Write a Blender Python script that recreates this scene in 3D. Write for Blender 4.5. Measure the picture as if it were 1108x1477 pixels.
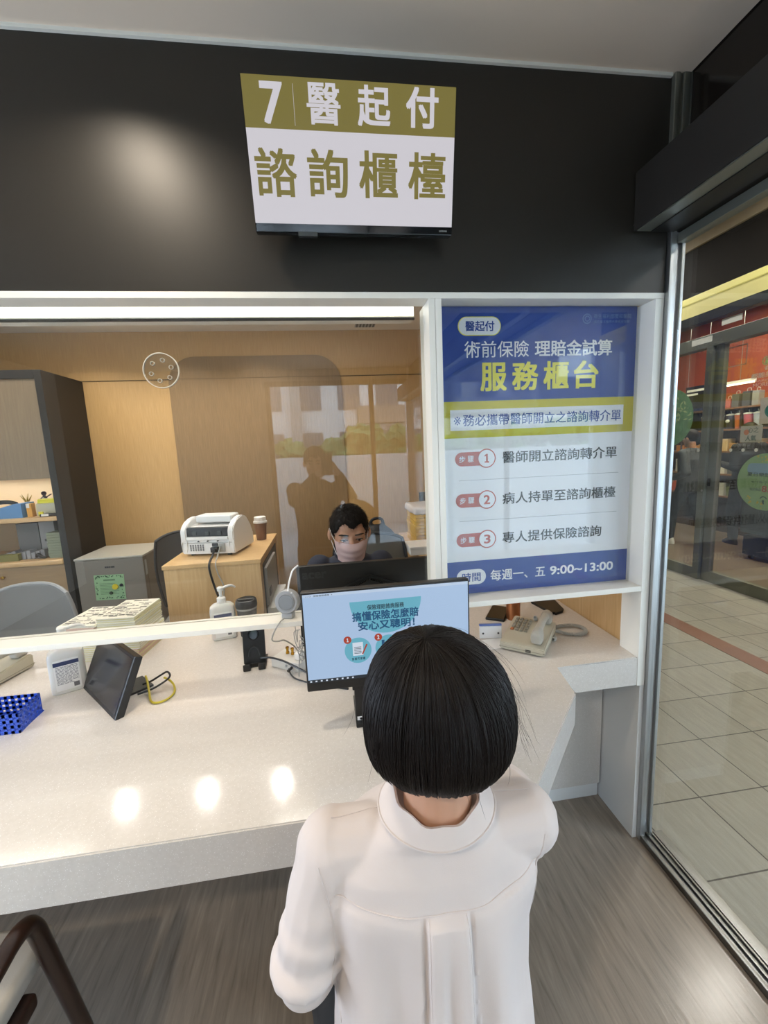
import bpy, bmesh, math, random
from mathutils import Vector, Matrix, Euler, Quaternion, noise
from mathutils.bvhtree import BVHTree
PI = math.pi
random.seed(7)
for o in list(bpy.data.objects):
    bpy.data.objects.remove(o)
scn = bpy.context.scene
COL = scn.collection

# ------------------------------------------------------------------ camera
cam_d = bpy.data.cameras.new('camera')
cam = bpy.data.objects.new('camera', cam_d)
COL.objects.link(cam)
cam_d.sensor_fit = 'VERTICAL'
cam_d.sensor_height = 36.0
cam_d.lens = 603.05 / 1477.0 * 36.0
cam_d.clip_start = 0.02
cR = Vector((0.99019537, -0.1325727, -0.0440182))
cU = Vector((0.06285404, 0.14143164, 0.98795064))
cF = Vector((0.12474971, 0.98103087, -0.14837769))
m3 = Matrix((cR, cU, -cF)).transposed()
cam.matrix_world = Matrix.Translation((0, 0, 1.55)) @ m3.to_4x4()
scn.camera = cam

P_DOWN, P_LINEAR, P_FILL, P_HALL, P_CORR, P_SHOP, P_SHELF = 6, 10, 10, 6, 32, 270, 2.5
E_TV, E_MON, E_LIN, E_COVE = 0.88, 0.92, 3.4, 0.46
# ------------------------------------------------------------------ view, world, daylight
scn.view_settings.view_transform = 'Standard'
scn.view_settings.look = 'None'
scn.view_settings.exposure = EXPOSURE = -0.2
scn.view_settings.gamma = 1.0
scn.view_settings.use_curve_mapping = False
cy = scn.cycles
cy.use_denoising = True
cy.max_bounces = 10
cy.diffuse_bounces = 4
cy.glossy_bounces = 4
cy.transparent_max_bounces = 24
cy.transmission_bounces = 6
cy.sample_clamp_indirect = 6.0
cy.caustics_reflective = False
cy.caustics_refractive = False
cy.blur_glossy = 0.5

world = bpy.data.worlds.new('overcast_sky')
scn.world = world
world.use_nodes = True
wn = world.node_tree.nodes
wl = world.node_tree.links
bg = wn['Background']
tc = wn.new('ShaderNodeTexCoord')
sep = wn.new('ShaderNodeSeparateXYZ')
rmp = wn.new('ShaderNodeValToRGB')
wl.new(tc.outputs['Generated'], sep.inputs[0])
wl.new(sep.outputs['Z'], rmp.inputs[0])
wl.new(rmp.outputs[0], bg.inputs[0])
rmp.color_ramp.elements[0].position = 0.0
rmp.color_ramp.elements[0].color = (0.56, 0.65, 0.80, 1)
rmp.color_ramp.elements[1].position = 0.8
rmp.color_ramp.elements[1].color = (0.56, 0.73, 1.0, 1)
bg.inputs[1].default_value = SKY = 18.5


def lin(c):
    if isinstance(c, str):
        c = c.lstrip('#')
        c = tuple(int(c[i:i + 2], 16) / 255 for i in (0, 2, 4))
    return tuple(v / 12.92 if v <= 0.04045 else ((v + 0.055) / 1.055) ** 2.4 for v in c)


def area_light(name, loc, size, power, color=(1, 1, 1), rot=(0, 0, 0), size_y=None, shape=None, spread=None, portal=False):
    d = bpy.data.lights.new(name, 'AREA')
    d.energy = power
    d.color = color
    d.shape = shape or ('RECTANGLE' if size_y else 'SQUARE')
    d.size = size
    if size_y:
        d.size_y = size_y
    if spread is not None:
        d.spread = spread
    if portal:
        d.cycles.is_portal = True
    o = bpy.data.objects.new(name, d)
    o.location = loc
    o.rotation_euler = rot
    COL.objects.link(o)
    return o


# daylight portals: the glazed front behind the camera, then three added openings
area_light('daylight_portal', (0.18, -2.99, 1.24), 1.86, 1.0, rot=(PI / 2, 0, 0), size_y=2.46, portal=True)
area_light('daylight_portal', (-3.19, 0.15, 1.25), 2.3, 1.0, rot=(PI / 2, 0, -PI / 2), size_y=1.5, portal=True)
area_light('daylight_portal', (3.94, -1.425, 1.37), 2.3, 1.0, rot=(PI / 2, 0, PI / 2), size_y=2.72, portal=True)
area_light('daylight_portal', (2.55, -2.99, 1.42), 2.6, 1.0, rot=(PI / 2, 0, 0), size_y=2.84, portal=True)

# ------------------------------------------------------------------ mesh helper
class MB:
    def __init__(self):
        self.bm = bmesh.new()

    def box(self, x0, x1, y0, y1, z0, z1, bev=0.0, M=None, seg=2):
        g = bmesh.ops.create_cube(self.bm, size=1.0)
        vs = g['verts']
        for v in vs:
            v.co = Vector(((x0 + x1) / 2 + v.co.x * (x1 - x0), (y0 + y1) / 2 + v.co.y * (y1 - y0), (z0 + z1) / 2 + v.co.z * (z1 - z0)))
        if bev > 0:
            es = list({e for v in vs for e in v.link_edges})
            r = bmesh.ops.bevel(self.bm, geom=es, offset=bev, segments=seg, affect='EDGES', profile=0.5)
            vs = list({v for f in r['faces'] for v in f.verts} | {v for v in vs if v.is_valid})
        if M is not None:
            for v in vs:
                v.co = M @ v.co
        return self

    def cyl(self, p0, p1, r0, r1=None, seg=20, caps=True):
        p0, p1 = Vector(p0), Vector(p1)
        r1 = r0 if r1 is None else r1
        d = (p1 - p0).normalized()
        q = d.to_track_quat('Z', 'Y')
        ring = []
        for p, r in ((p0, r0), (p1, r1)):
            ring.append([self.bm.verts.new(p + q @ Vector((r * math.cos(2 * PI * k / seg), r * math.sin(2 * PI * k / seg), 0))) for k in range(seg)])
        for k in range(seg):
            self.bm.faces.new((ring[0][k], ring[0][(k + 1) % seg], ring[1][(k + 1) % seg], ring[1][k]))
        if caps:
            self.bm.faces.new(list(reversed(ring[0])))
            self.bm.faces.new(ring[1])
        return self

    def tube(self, pts, r, seg=10, smooth=0, closed=False, caps=True):
        pts = [Vector(p) for p in pts]
        rs = list(r) if isinstance(r, (list, tuple)) else [r] * len(pts)
        if smooth:
            out, ro = [], []
            n = len(pts)
            for i in range(n if closed else n - 1):
                if closed:
                    a, b, c, d = pts[(i - 1) % n], pts[i], pts[(i + 1) % n], pts[(i + 2) % n]
                else:
                    a, b, c, d = pts[max(i - 1, 0)], pts[i], pts[i + 1], pts[min(i + 2, n - 1)]
                for k in range(smooth):
                    t = k / smooth
                    out.append(0.5 * ((2 * b) + (c - a) * t + (2 * a - 5 * b + 4 * c - d) * t * t + (3 * b - a - 3 * c + d) * t ** 3))
                    ro.append(rs[i] * (1 - t) + rs[(i + 1) % n] * t)
            if not closed:
                out.append(pts[-1])
                ro.append(rs[-1])
            pts, rs = out, ro
        n = len(pts)
        rings = []
        up = None
        for i, p in enumerate(pts):
            if closed:
                d = pts[(i + 1) % n] - pts[(i - 1) % n]
            else:
                d = pts[min(i + 1, n - 1)] - pts[max(i - 1, 0)]
            d.normalize()
            if up is None:
                up = d.orthogonal().normalized()
            up = (up - d * up.dot(d))
            if up.length < 1e-6:
                up = d.orthogonal()
            up.normalize()
            s = d.cross(up)
            rings.append([self.bm.verts.new(p + rs[i] * (math.cos(2 * PI * k / seg) * up + math.sin(2 * PI * k / seg) * s)) for k in range(seg)])
        for i in range(n if closed else n - 1):
            a, b = rings[i], rings[(i + 1) % n]
            for k in range(seg):
                self.bm.faces.new((a[k], a[(k + 1) % seg], b[(k + 1) % seg], b[k]))
        if not closed and caps:
            self.bm.faces.new(list(reversed(rings[0])))
            self.bm.faces.new(rings[-1])
        return self

    def lathe(self, prof, c=(0, 0, 0), seg=28, M=None, close=True):
        c = Vector(c)
        rings = []
        for r, z in prof:
            if r < 1e-6:
                rings.append([self.bm.verts.new(c + Vector((0, 0, z)))])
            else:
                rings.append([self.bm.verts.new(c + Vector((r * math.cos(2 * PI * k / seg), r * math.sin(2 * PI * k / seg), z))) for k in range(seg)])
        for a, b in zip(rings, rings[1:]):
            for k in range(seg):
                k2 = (k + 1) % seg
                if len(a) == 1 and len(b) == 1:
                    continue
                if len(a) == 1:
                    self.bm.faces.new((a[0], b[k2], b[k]))
                elif len(b) == 1:
                    self.bm.faces.new((a[k], a[k2], b[0]))
                else:
                    self.bm.faces.new((a[k], a[k2], b[k2], b[k]))
        if close:
            if len(rings[0]) > 1:
                self.bm.faces.new(list(reversed(rings[0])))
            if len(rings[-1]) > 1:
                self.bm.faces.new(rings[-1])
        if M is not None:
            for rg in rings:
                for v in rg:
                    v.co = M @ v.co
        return self

    def ell(self, c, r, M=None, u=24, v=14):
        g = bmesh.ops.create_uvsphere(self.bm, u_segments=u, v_segments=v, radius=1.0)
        c = Vector(c)
        for w in g['verts']:
            p = Vector((w.co.x * r[0], w.co.y * r[1], w.co.z * r[2]))
            w.co = c + (M @ p if M is not None else p)
        return self

    def cap(self, p0, p1, r0, r1=None, seg=14):
        r1 = r0 if r1 is None else r1
        self.cyl(p0, p1, r0, r1, seg)
        self.ell(p0, (r0,) * 3, u=seg, v=10)
        self.ell(p1, (r1,) * 3, u=seg, v=10)
        return self

    def prism(self, poly, a, b, axis='z', M=None):
        def P(p, t):
            if axis == 'z':
                return Vector((p[0], p[1], t))
            if axis == 'y':
                return Vector((p[0], t, p[1]))
            return Vector((t, p[0], p[1]))
        lo = [self.bm.verts.new(P(p, a)) for p in poly]
        hi = [self.bm.verts.new(P(p, b)) for p in poly]
        n = len(poly)
        for k in range(n):
            self.bm.faces.new((lo[k], lo[(k + 1) % n], hi[(k + 1) % n], hi[k]))
        self.bm.faces.new(list(reversed(lo)))
        self.bm.faces.new(hi)
        if M is not None:
            for v in lo + hi:
                v.co = M @ v.co
        return self

    def loft(self, rings, seg=32, ex=2.3, caps=True):
        """rings: (cx, cy, z, rx, ry[, tilt about x])"""
        R = []
        for rg in rings:
            cx, cy_, z, rx, ry = rg[:5]
            t = rg[5] if len(rg) > 5 else 0
            row = []
            for k in range(seg):
                a = 2 * PI * k / seg
                ca, sa = math.cos(a), math.sin(a)
                x = rx * math.copysign(abs(ca) ** (2 / ex), ca)
                y = ry * math.copysign(abs(sa) ** (2 / ex), sa)
                row.append(self.bm.verts.new((cx + x, cy_ + y * math.cos(t), z + y * math.sin(t))))
            R.append(row)
        for a, b in zip(R, R[1:]):
            for k in range(seg):
                self.bm.faces.new((a[k], a[(k + 1) % seg], b[(k + 1) % seg], b[k]))
        if caps:
            self.bm.faces.new(list(reversed(R[0])))
            self.bm.faces.new(R[-1])
        return self

    def grid(self, fn, nu, nv):
        vs = [[self.bm.verts.new(fn(i / nu, j / nv)) for j in range(nv + 1)] for i in range(nu + 1)]
        for i in range(nu):
            for j in range(nv):
                self.bm.faces.new((vs[i][j], vs[i + 1][j], vs[i + 1][j + 1], vs[i][j + 1]))
        return self

    def xf(self, M):
        for v in self.bm.verts:
            v.co = M @ v.co
        return self

    def build(self, name, mat, parent=None, smooth=True, angle=35, label=None, kind=None):
        bmesh.ops.recalc_face_normals(self.bm, faces=self.bm.faces)
        me = bpy.data.meshes.new(name)
        self.bm.to_mesh(me)
        self.bm.free()
        me.materials.append(mat)
        if smooth:
            me.polygons.foreach_set('use_smooth', [True] * len(me.polygons))
            me.set_sharp_from_angle(angle=math.radians(angle))
        o = link(name, me, parent, label, kind)
        if smooth and angle <= 40 and len(me.polygons) < 6000:
            w = o.modifiers.new('weighted', 'WEIGHTED_NORMAL')
            w.keep_sharp = True
        return o


def link(name, me, parent=None, label=None, kind=None):
    o = bpy.data.objects.new(name, me)
    COL.objects.link(o)
    if parent is not None:
        o.parent = parent
    if label:
        o['label'] = label
    if kind:
        o['kind'] = kind
    return o


def thing(name, label, cat, loc=(0, 0, 0), rotz=0.0, group=None, rot=None):
    o = bpy.data.objects.new(name, None)
    o.empty_display_size = 0.05
    COL.objects.link(o)
    o.location = loc
    o.rotation_euler = rot if rot is not None else (0, 0, rotz)
    return tag(o, label, cat, group)


def tag(o, label, cat, group=None):
    o['label'] = label
    o['category'] = cat
    if group:
        o['group'] = group
    return o


def dup(root, loc, rotz, label=None, group=None):
    r = root.copy()
    COL.objects.link(r)
    r.location = loc
    r.rotation_euler = (0, 0, rotz)
    if label:
        r['label'] = label
    if group:
        r['group'] = group
    for ch in list(root.children):
        c = ch.copy()
        COL.objects.link(c)
        c.parent = r
        for g in ch.children:
            d = g.copy()
            COL.objects.link(d)
            d.parent = c
    return r


def struct(name, mb, mat, parent=None, smooth=True):
    o = mb.build(name, mat, parent, smooth)
    o['kind'] = 'structure'
    return o


def evaluated(o, name, mat, parent=None):
    """mesh of an object after its modifiers; the object itself is removed"""
    dg = bpy.context.evaluated_depsgraph_get()
    dg.update()
    ev = o.evaluated_get(dg)
    me = bpy.data.meshes.new_from_object(ev)
    old = o.data
    bpy.data.objects.remove(o)
    me.materials.clear()
    me.materials.append(mat)
    return me


def blob(mb, name, mat, parent=None, voxel=0.005, it=6, fac=0.5, deform=None, label=None, keep_me=False):
    """union of closed shapes, fused into ONE continuous skin"""
    me = bpy.data.meshes.new(name)
    bmesh.ops.recalc_face_normals(mb.bm, faces=mb.bm.faces)
    mb.bm.to_mesh(me)
    mb.bm.free()
    o = bpy.data.objects.new(name + '_raw', me)
    COL.objects.link(o)
    r = o.modifiers.new('r', 'REMESH')
    r.mode = 'VOXEL'
    r.voxel_size = voxel
    s = o.modifiers.new('s', 'SMOOTH')
    s.factor = fac
    s.iterations = it
    me2 = evaluated(o, name, mat)
    if deform:
        for v in me2.vertices:
            v.co = deform(v.co)
    me2.name = name
    me2.polygons.foreach_set('use_smooth', [True] * len(me2.polygons))
    return link(name, me2, parent, label)


# ------------------------------------------------------------------ lettering
def glyph_mesh(s, bold=0.0, shear=0.0):
    cu = bpy.data.curves.new('t', 'FONT')
    cu.body = s
    cu.size = 1.0
    cu.offset = bold
    cu.shear = shear
    cu.resolution_u = 4
    cu.fill_mode = 'FRONT'
    o = bpy.data.objects.new('t', cu)
    COL.objects.link(o)
    dg = bpy.context.evaluated_depsgraph_get()
    dg.update()
    me = bpy.data.meshes.new_from_object(o.evaluated_get(dg))
    bpy.data.objects.remove(o)
    bpy.data.curves.remove(cu)
    return me


def lettering(items, mat, parent, y=0.0, th=0.0006, name='lettering', mapf=None, label=None):
    """items: (string, x0, x1, z0, z1[, bold]); flat letters on the plane y, facing -y; one object per string"""
    o = None
    for it in items:
        bm = bmesh.new()
        s, x0, x1, z0, z1 = it[:5]
        bold = it[5] if len(it) > 5 else 0.0
        me = glyph_mesh(s)
        xs = [v.co.x for v in me.vertices]
        ys = [v.co.y for v in me.vertices]
        ax, bx, ay, by = min(xs), max(xs), min(ys), max(ys)
        sx = (x1 - x0) / max(bx - ax, 1e-6)
        sz = (z1 - z0) / max(by - ay, 1e-6)
        b2 = bmesh.new()
        b2.from_mesh(me)
        bpy.data.meshes.remove(me)
        for v in b2.verts:
            v.co = Vector((x0 + (v.co.x - ax) * sx, y, z0 + (v.co.y - ay) * sz))
        r = bmesh.ops.extrude_face_region(b2, geom=b2.faces[:])
        for e in r['geom']:
            if isinstance(e, bmesh.types.BMVert):
                e.co.y -= th
        tmp = bpy.data.meshes.new('tmp')
        b2.to_mesh(tmp)
        b2.free()
        # heavier strokes: the same outline laid down again, shifted by a hair to each side
        em = (sx + sz) / 2 * bold
        last = (0.0, 0.0)
        for dx, dz in ((0, 0),) if not bold else ((-em * .85, -em * .7), (em * .85, -em * .7), (-em * .85, em * .7), (em * .85, em * .7), (0, 0)):
            tmp.transform(Matrix.Translation((dx - last[0], -1e-5 if bold else 0, dz - last[1])))
            last = (dx, dz)
            bm.from_mesh(tmp)
        bpy.data.meshes.remove(tmp)
        if mapf:
            for v in bm.verts:
                v.co = mapf(v.co)
        me = bpy.data.meshes.new(name)
        bm.to_mesh(me)
        bm.free()
        me.materials.append(mat)
        o = link(name, me, parent, label)
    return o


def chars(s, boxes, bold=0.0):
    return [(c,) + tuple(b) + (bold,) for c, b in zip(s, boxes)]


def one_poly(cx, zc, h):
    """the figure 1 with its flag and foot"""
    w = h / 30.0
    p = [(-7, -15), (8, -15), (8, -10), (4, -10), (4, 15), (-1, 15), (-7, 11), (-7, 6), (-2, 8.5), (-2, -10), (-7, -10)]
    return [(cx + a * w, zc + b * w) for a, b in p]


def rrect(x0, x1, z0, z1, r, n=8):
    pts = []
    for cx, cz, a0 in ((x1 - r, z1 - r, 0), (x0 + r, z1 - r, 90), (x0 + r, z0 + r, 180), (x1 - r, z0 + r, 270)):
        for k in range(n + 1):
            a = math.radians(a0 + 90 * k / n)
            pts.append((cx + r * math.cos(a), cz + r * math.sin(a)))
    return pts


def disc(cx, cz, r, n=40):
    return [(cx + r * math.cos(2 * PI * k / n), cz + r * math.sin(2 * PI * k / n)) for k in range(n)]


# ------------------------------------------------------------------ materials
def nodes_of(m):
    m.use_nodes = True
    nt = m.node_tree
    return nt, nt.nodes, nt.links, nt.nodes['Principled BSDF']


def mat(name, col, rough=0.5, metal=0.0, spec=0.5, coat=0.0, emit=None, estr=0.0, var=0.0, vscale=8.0, bump=0.0, bscale=200.0, sheen=0.0, stretch=(1, 1, 1), coat_rough=0.05, sss=0.0):
    m = bpy.data.materials.new(name)
    nt, N, L, b = nodes_of(m)
    c = lin(col)
    b.inputs['Base Color'].default_value = (*c, 1)
    b.inputs['Roughness'].default_value = rough
    b.inputs['Metallic'].default_value = metal
    b.inputs['Specular IOR Level'].default_value = spec
    b.inputs['Coat Weight'].default_value = coat
    b.inputs['Coat Roughness'].default_value = coat_rough
    b.inputs['Sheen Weight'].default_value = sheen
    if sss:
        b.inputs['Subsurface Weight'].default_value = sss
        b.inputs['Subsurface Radius'].default_value = (0.012, 0.005, 0.003)
        b.inputs['Subsurface Scale'].default_value = 1.0
    if emit:
        b.inputs['Emission Color'].default_value = (*lin(emit), 1)
        b.inputs['Emission Strength'].default_value = estr
    # every material carries a fine procedural variation of its own
    t = N.new('ShaderNodeTexCoord')
    mp = N.new('ShaderNodeMapping')
    mp.inputs['Scale'].default_value = stretch
    L.new(t.outputs['Object'], mp.inputs[0])
    n = N.new('ShaderNodeTexNoise')
    n.inputs['Scale'].default_value = vscale
    n.inputs['Detail'].default_value = 6
    L.new(mp.outputs[0], n.inputs['Vector'])
    mx = N.new('ShaderNodeMix')
    mx.data_type = 'RGBA'
    v = max(var, 0.02)
    mx.inputs['A'].default_value = (*[x * (1 - v) for x in c], 1)
    mx.inputs['B'].default_value = (*[min(1, x * (1 + v)) for x in c], 1)
    L.new(n.outputs['Fac'], mx.inputs['Factor'])
    L.new(mx.outputs['Result'], b.inputs['Base Color'])
    if bump:
        n2 = N.new('ShaderNodeTexNoise')
        n2.inputs['Scale'].default_value = bscale
        n2.inputs['Detail'].default_value = 4
        L.new(mp.outputs[0], n2.inputs['Vector'])
        bp = N.new('ShaderNodeBump')
        bp.inputs['Strength'].default_value = bump
        bp.inputs['Distance'].default_value = 0.002
        L.new(n2.outputs['Fac'], bp.inputs['Height'])
        L.new(bp.outputs[0], b.inputs['Normal'])
    return m


def ramp_mat(name, stops, scale, stretch, rough, detail=8.0, coat=0.0, bump=0.0, dist=0.0, spec=0.5, rot=0.0):
    m = bpy.data.materials.new(name)
    nt, N, L, b = nodes_of(m)
    t = N.new('ShaderNodeTexCoord')
    mp = N.new('ShaderNodeMapping')
    mp.inputs['Scale'].default_value = stretch
    mp.inputs['Rotation'].default_value = (0, 0, rot)
    L.new(t.outputs['Object'], mp.inputs[0])
    n = N.new('ShaderNodeTexNoise')
    n.inputs['Scale'].default_value = scale
    n.inputs['Detail'].default_value = detail
    n.inputs['Roughness'].default_value = 0.6
    n.inputs['Distortion'].default_value = dist
    L.new(mp.outputs[0], n.inputs['Vector'])
    r = N.new('ShaderNodeValToRGB')
    e = r.color_ramp.elements
    e[0].position, e[0].color = stops[0][0], (*lin(stops[0][1]), 1)
    e[1].position, e[1].color = stops[-1][0], (*lin(stops[-1][1]), 1)
    for p, c in stops[1:-1]:
        x = e.new(p)
        x.color = (*lin(c), 1)
    L.new(n.outputs['Fac'], r.inputs[0])
    L.new(r.outputs[0], b.inputs['Base Color'])
    b.inputs['Roughness'].default_value = rough
    b.inputs['Coat Weight'].default_value = coat
    b.inputs['Specular IOR Level'].default_value = spec
    if bump:
        bp = N.new('ShaderNodeBump')
        bp.inputs['Strength'].default_value = bump
        bp.inputs['Distance'].default_value = 0.002
        L.new(n.outputs['Fac'], bp.inputs['Height'])
        L.new(bp.outputs[0], b.inputs['Normal'])
    return m


def pane_mat(name, tint=(0.97, 0.98, 0.97), boost=1.0, gloss=(1, 1, 1)):
    """clear sheet: see-through, with the mirror image that grows towards grazing angles"""
    m = bpy.data.materials.new(name)
    m.use_nodes = True
    nt = m.node_tree
    N, L = nt.nodes, nt.links
    N.clear()
    out = N.new('ShaderNodeOutputMaterial')
    mix = N.new('ShaderNodeMixShader')
    tr = N.new('ShaderNodeBsdfTransparent')
    tr.inputs[0].default_value = (*tint, 1)
    gl = N.new('ShaderNodeBsdfGlossy')
    gl.inputs['Roughness'].default_value = 0.0
    gl.inputs['Color'].default_value = (*gloss, 1)
    ge = N.new('ShaderNodeNewGeometry')
    dt = N.new('ShaderNodeVectorMath')
    dt.operation = 'DOT_PRODUCT'
    L.new(ge.outputs['Incoming'], dt.inputs[0])
    L.new(ge.outputs['Normal'], dt.inputs[1])

    def mth(op, a, b=None):
        n = N.new('ShaderNodeMath')
        n.operation = op
        for i, x in enumerate((a, b)):
            if x is None:
                continue
            if isinstance(x, (int, float)):
                n.inputs[i].default_value = x
            else:
                L.new(x, n.inputs[i])
        return n.outputs[0]
    a = mth('ABSOLUTE', dt.outputs['Value'])
    p = mth('POWER', mth('SUBTRACT', 1.0, a), 5.0)
    f = mth('ADD', mth('MULTIPLY', p, 0.96), 0.042)
    f = mth('MINIMUM', mth('MULTIPLY', f, boost), 1.0)
    L.new(f, mix.inputs[0])
    L.new(tr.outputs[0], mix.inputs[1])
    L.new(gl.outputs[0], mix.inputs[2])
    L.new(mix.outputs[0], out.inputs[0])
    return m


M = {}
M['ceiling'] = mat('ceiling_paint', '#d9cab9', 0.9, var=0.03, vscale=2)
M['black_wall'] = mat('satin_black_laminate', '#221f1a', 0.41, var=0.08, vscale=60, bump=0.03, bscale=400)
M['white'] = mat('white_laminate', '#e8e6de', 0.42, var=0.02)
M['grey_white'] = mat('pale_grey_paint', '#d8d9d8', 0.55, var=0.04, vscale=5)
M['gold_wall'] = ramp_mat('beige_woven_laminate', [(0.3, '#b18c58'), (0.5, '#ba9560'), (0.7, '#c29d68')], 30, (6, 6, 0.25), 0.55)
M['tan_panel'] = ramp_mat('taupe_woven_laminate', [(0.3, '#7d6442'), (0.5, '#866b48'), (0.7, '#8e724e')], 30, (6, 6, 0.25), 0.5)
M['office_ceiling'] = mat('office_ceiling_paint', '#e8dfd0', 0.9)
M['maple'] = ramp_mat('maple_laminate', [(0.3, '#c29f6f'), (0.5, '#caa878'), (0.72, '#d2b184')], 14, (7, 7, 0.4), 0.4)
M['maple_flat'] = ramp_mat('maple_laminate_edge', [(0.3, '#c8a370'), (0.7, '#d8b684')], 12, (1, 8, 8), 0.4)
M['steel'] = ramp_mat('brushed_steel', [(0.3, '#a2a4a4'), (0.7, '#c6c7c7')], 60, (1, 1, 0.02), 0.33)
M['steel'].node_tree.nodes['Principled BSDF'].inputs['Metallic'].default_value = 1.0
M['steel_track'] = ramp_mat('dark_track_steel', [(0.3, '#6f7071'), (0.7, '#8d8e8e')], 40, (1, 0.05, 1), 0.3)  # darker grey metal for the door track than for the posts
M['steel_track'].node_tree.nodes['Principled BSDF'].inputs['Metallic'].default_value = 1.0
M['steel_dark'] = mat('dark_anodised_metal', '#4a4a48', 0.35, metal=0.9)
M['alu'] = mat('grey_aluminium', '#8f9188', 0.38, metal=0.85, var=0.05)
M['black_metal'] = mat('black_coated_metal', '#1b1a18', 0.4, metal=0.2)
M['header'] = mat('charcoal_housing_paint', '#211e1b', 0.55, spec=0.35)
M['black_plastic'] = mat('black_plastic', '#141414', 0.38, bump=0.05, bscale=500)
M['black_gloss'] = mat('black_gloss', '#0b0b0c', 0.08)
M['dark_grey'] = mat('dark_grey_plastic', '#2c2c2d', 0.45)
M['white_plastic'] = mat('white_plastic', '#e9e8e6', 0.32)
M['beige_plastic'] = mat('beige_phone_plastic', '#b9b3a0', 0.42)
M['grey_plastic'] = mat('grey_plastic', '#a2a39f', 0.45)
M['glass'] = pane_mat('clear_glass', boost=1.0)
M['glass_shop'] = pane_mat('shop_glass', tint=(0.90, 0.93, 0.90), boost=1.0)
M['glass_dark'] = mat('smoked_glass', '#171310', 0.12, spec=0.5)
M['acrylic'] = pane_mat('clear_acrylic', tint=(0.93, 0.93, 0.92), boost=2.0)


def quartz():
    m = bpy.data.materials.new('white_quartz')
    nt, N, L, b = nodes_of(m)
    t = N.new('ShaderNodeTexCoord')
    v = N.new('ShaderNodeTexVoronoi')
    v.inputs['Scale'].default_value = 210
    L.new(t.outputs['Object'], v.inputs['Vector'])
    r = N.new('ShaderNodeValToRGB')
    r.color_ramp.elements[0].position = 0.0
    r.color_ramp.elements[0].color = (*lin('#ffffff'), 1)
    r.color_ramp.elements[1].position = 0.22
    r.color_ramp.elements[1].color = (*lin('#cfcac4'), 1)
    L.new(v.outputs['Distance'], r.inputs[0])
    n = N.new('ShaderNodeTexNoise')
    n.inputs['Scale'].default_value = 90
    n.inputs['Detail'].default_value = 4
    L.new(t.outputs['Object'], n.inputs['Vector'])
    mx = N.new('ShaderNodeMix')
    mx.data_type = 'RGBA'
    mx.blend_type = 'MULTIPLY'
    mx.inputs['Factor'].default_value = 0.16
    L.new(r.outputs[0], mx.inputs['A'])
    r2 = N.new('ShaderNodeValToRGB')
    r2.color_ramp.elements[0].color = (0.72, 0.70, 0.67, 1)
    r2.color_ramp.elements[0].position = 0.35
    r2.color_ramp.elements[1].color = (1, 1, 1, 1)
    r2.color_ramp.elements[1].position = 0.6
    L.new(n.outputs['Fac'], r2.inputs[0])
    L.new(r2.outputs[0], mx.inputs['B'])
    L.new(mx.outputs['Result'], b.inputs['Base Color'])
    b.inputs['Roughness'].default_value = 0.11
    b.inputs['Specular IOR Level'].default_value = 0.5
    return m


M['quartz'] = quartz()


def tile_mat():
    """corridor paving: 31 cm square tiles, dark joints, cleft relief along y"""
    m = bpy.data.materials.new('grey_cleft_tiles')
    nt, N, L, b = nodes_of(m)
    t = N.new('ShaderNodeTexCoord')
    mp = N.new('ShaderNodeMapping')
    mp.inputs['Location'].default_value = (-1.503, -1.421, 0)
    L.new(t.outputs['Object'], mp.inputs[0])
    br = N.new('ShaderNodeTexBrick')
    br.offset = 0.0
    br.squash = 1.0
    br.inputs['Scale'].default_value = 1.0
    br.inputs['Brick Width'].default_value = 0.3075
    br.inputs['Row Height'].default_value = 0.3145
    br.inputs['Mortar Size'].default_value = 0.0028
    br.inputs['Mortar Smooth'].default_value = 0.1
    br.inputs['Color1'].default_value = (*lin('#8d8b80'), 1)
    br.inputs['Color2'].default_value = (*lin('#96948a'), 1)
    br.inputs['Mortar'].default_value = (*lin('#3a3936'), 1)
    L.new(mp.outputs[0], br.inputs['Vector'])
    mp2 = N.new('ShaderNodeMapping')
    mp2.inputs['Scale'].default_value = (9, 1.2, 1)
    mp2.inputs['Rotation'].default_value = (0, 0, 0.35)
    L.new(t.outputs['Object'], mp2.inputs[0])
    n = N.new('ShaderNodeTexNoise')
    n.inputs['Scale'].default_value = 5
    n.inputs['Detail'].default_value = 9
    n.inputs['Roughness'].default_value = 0.65
    n.inputs['Distortion'].default_value = 0.6
    L.new(mp2.outputs[0], n.inputs['Vector'])
    mx = N.new('ShaderNodeMix')
    mx.data_type = 'RGBA'
    mx.blend_type = 'OVERLAY'
    mx.inputs['Factor'].default_value = 0.35
    L.new(br.outputs['Color'], mx.inputs['A'])
    L.new(n.outputs['Fac'], mx.inputs['B'])
    L.new(mx.outputs['Result'], b.inputs['Base Color'])
    bp = N.new('ShaderNodeBump')
    bp.inputs['Strength'].default_value = 0.35
    bp.inputs['Distance'].default_value = 0.003
    L.new(n.outputs['Fac'], bp.inputs['Height'])
    bp2 = N.new('ShaderNodeBump')
    bp2.inputs['Strength'].default_value = 0.6
    bp2.inputs['Distance'].default_value = 0.003
    bp2.invert = True
    L.new(br.outputs['Fac'], bp2.inputs['Height'])
    L.new(bp.outputs[0], bp2.inputs['Normal'])
    L.new(bp2.outputs[0], b.inputs['Normal'])
    b.inputs['Roughness'].default_value = 0.45
    return m


M['tiles'] = tile_mat()


def vinyl():
    m = ramp_mat('grey_brown_wood_vinyl', [(0.25, '#72685d'), (0.42, '#897e72'), (0.58, '#93887b'), (0.75, '#a3978a')], 7, (8, 0.7, 1), 0.2, detail=10, bump=0.25, dist=0.4)
    return m


M['vinyl'] = vinyl()

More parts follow.
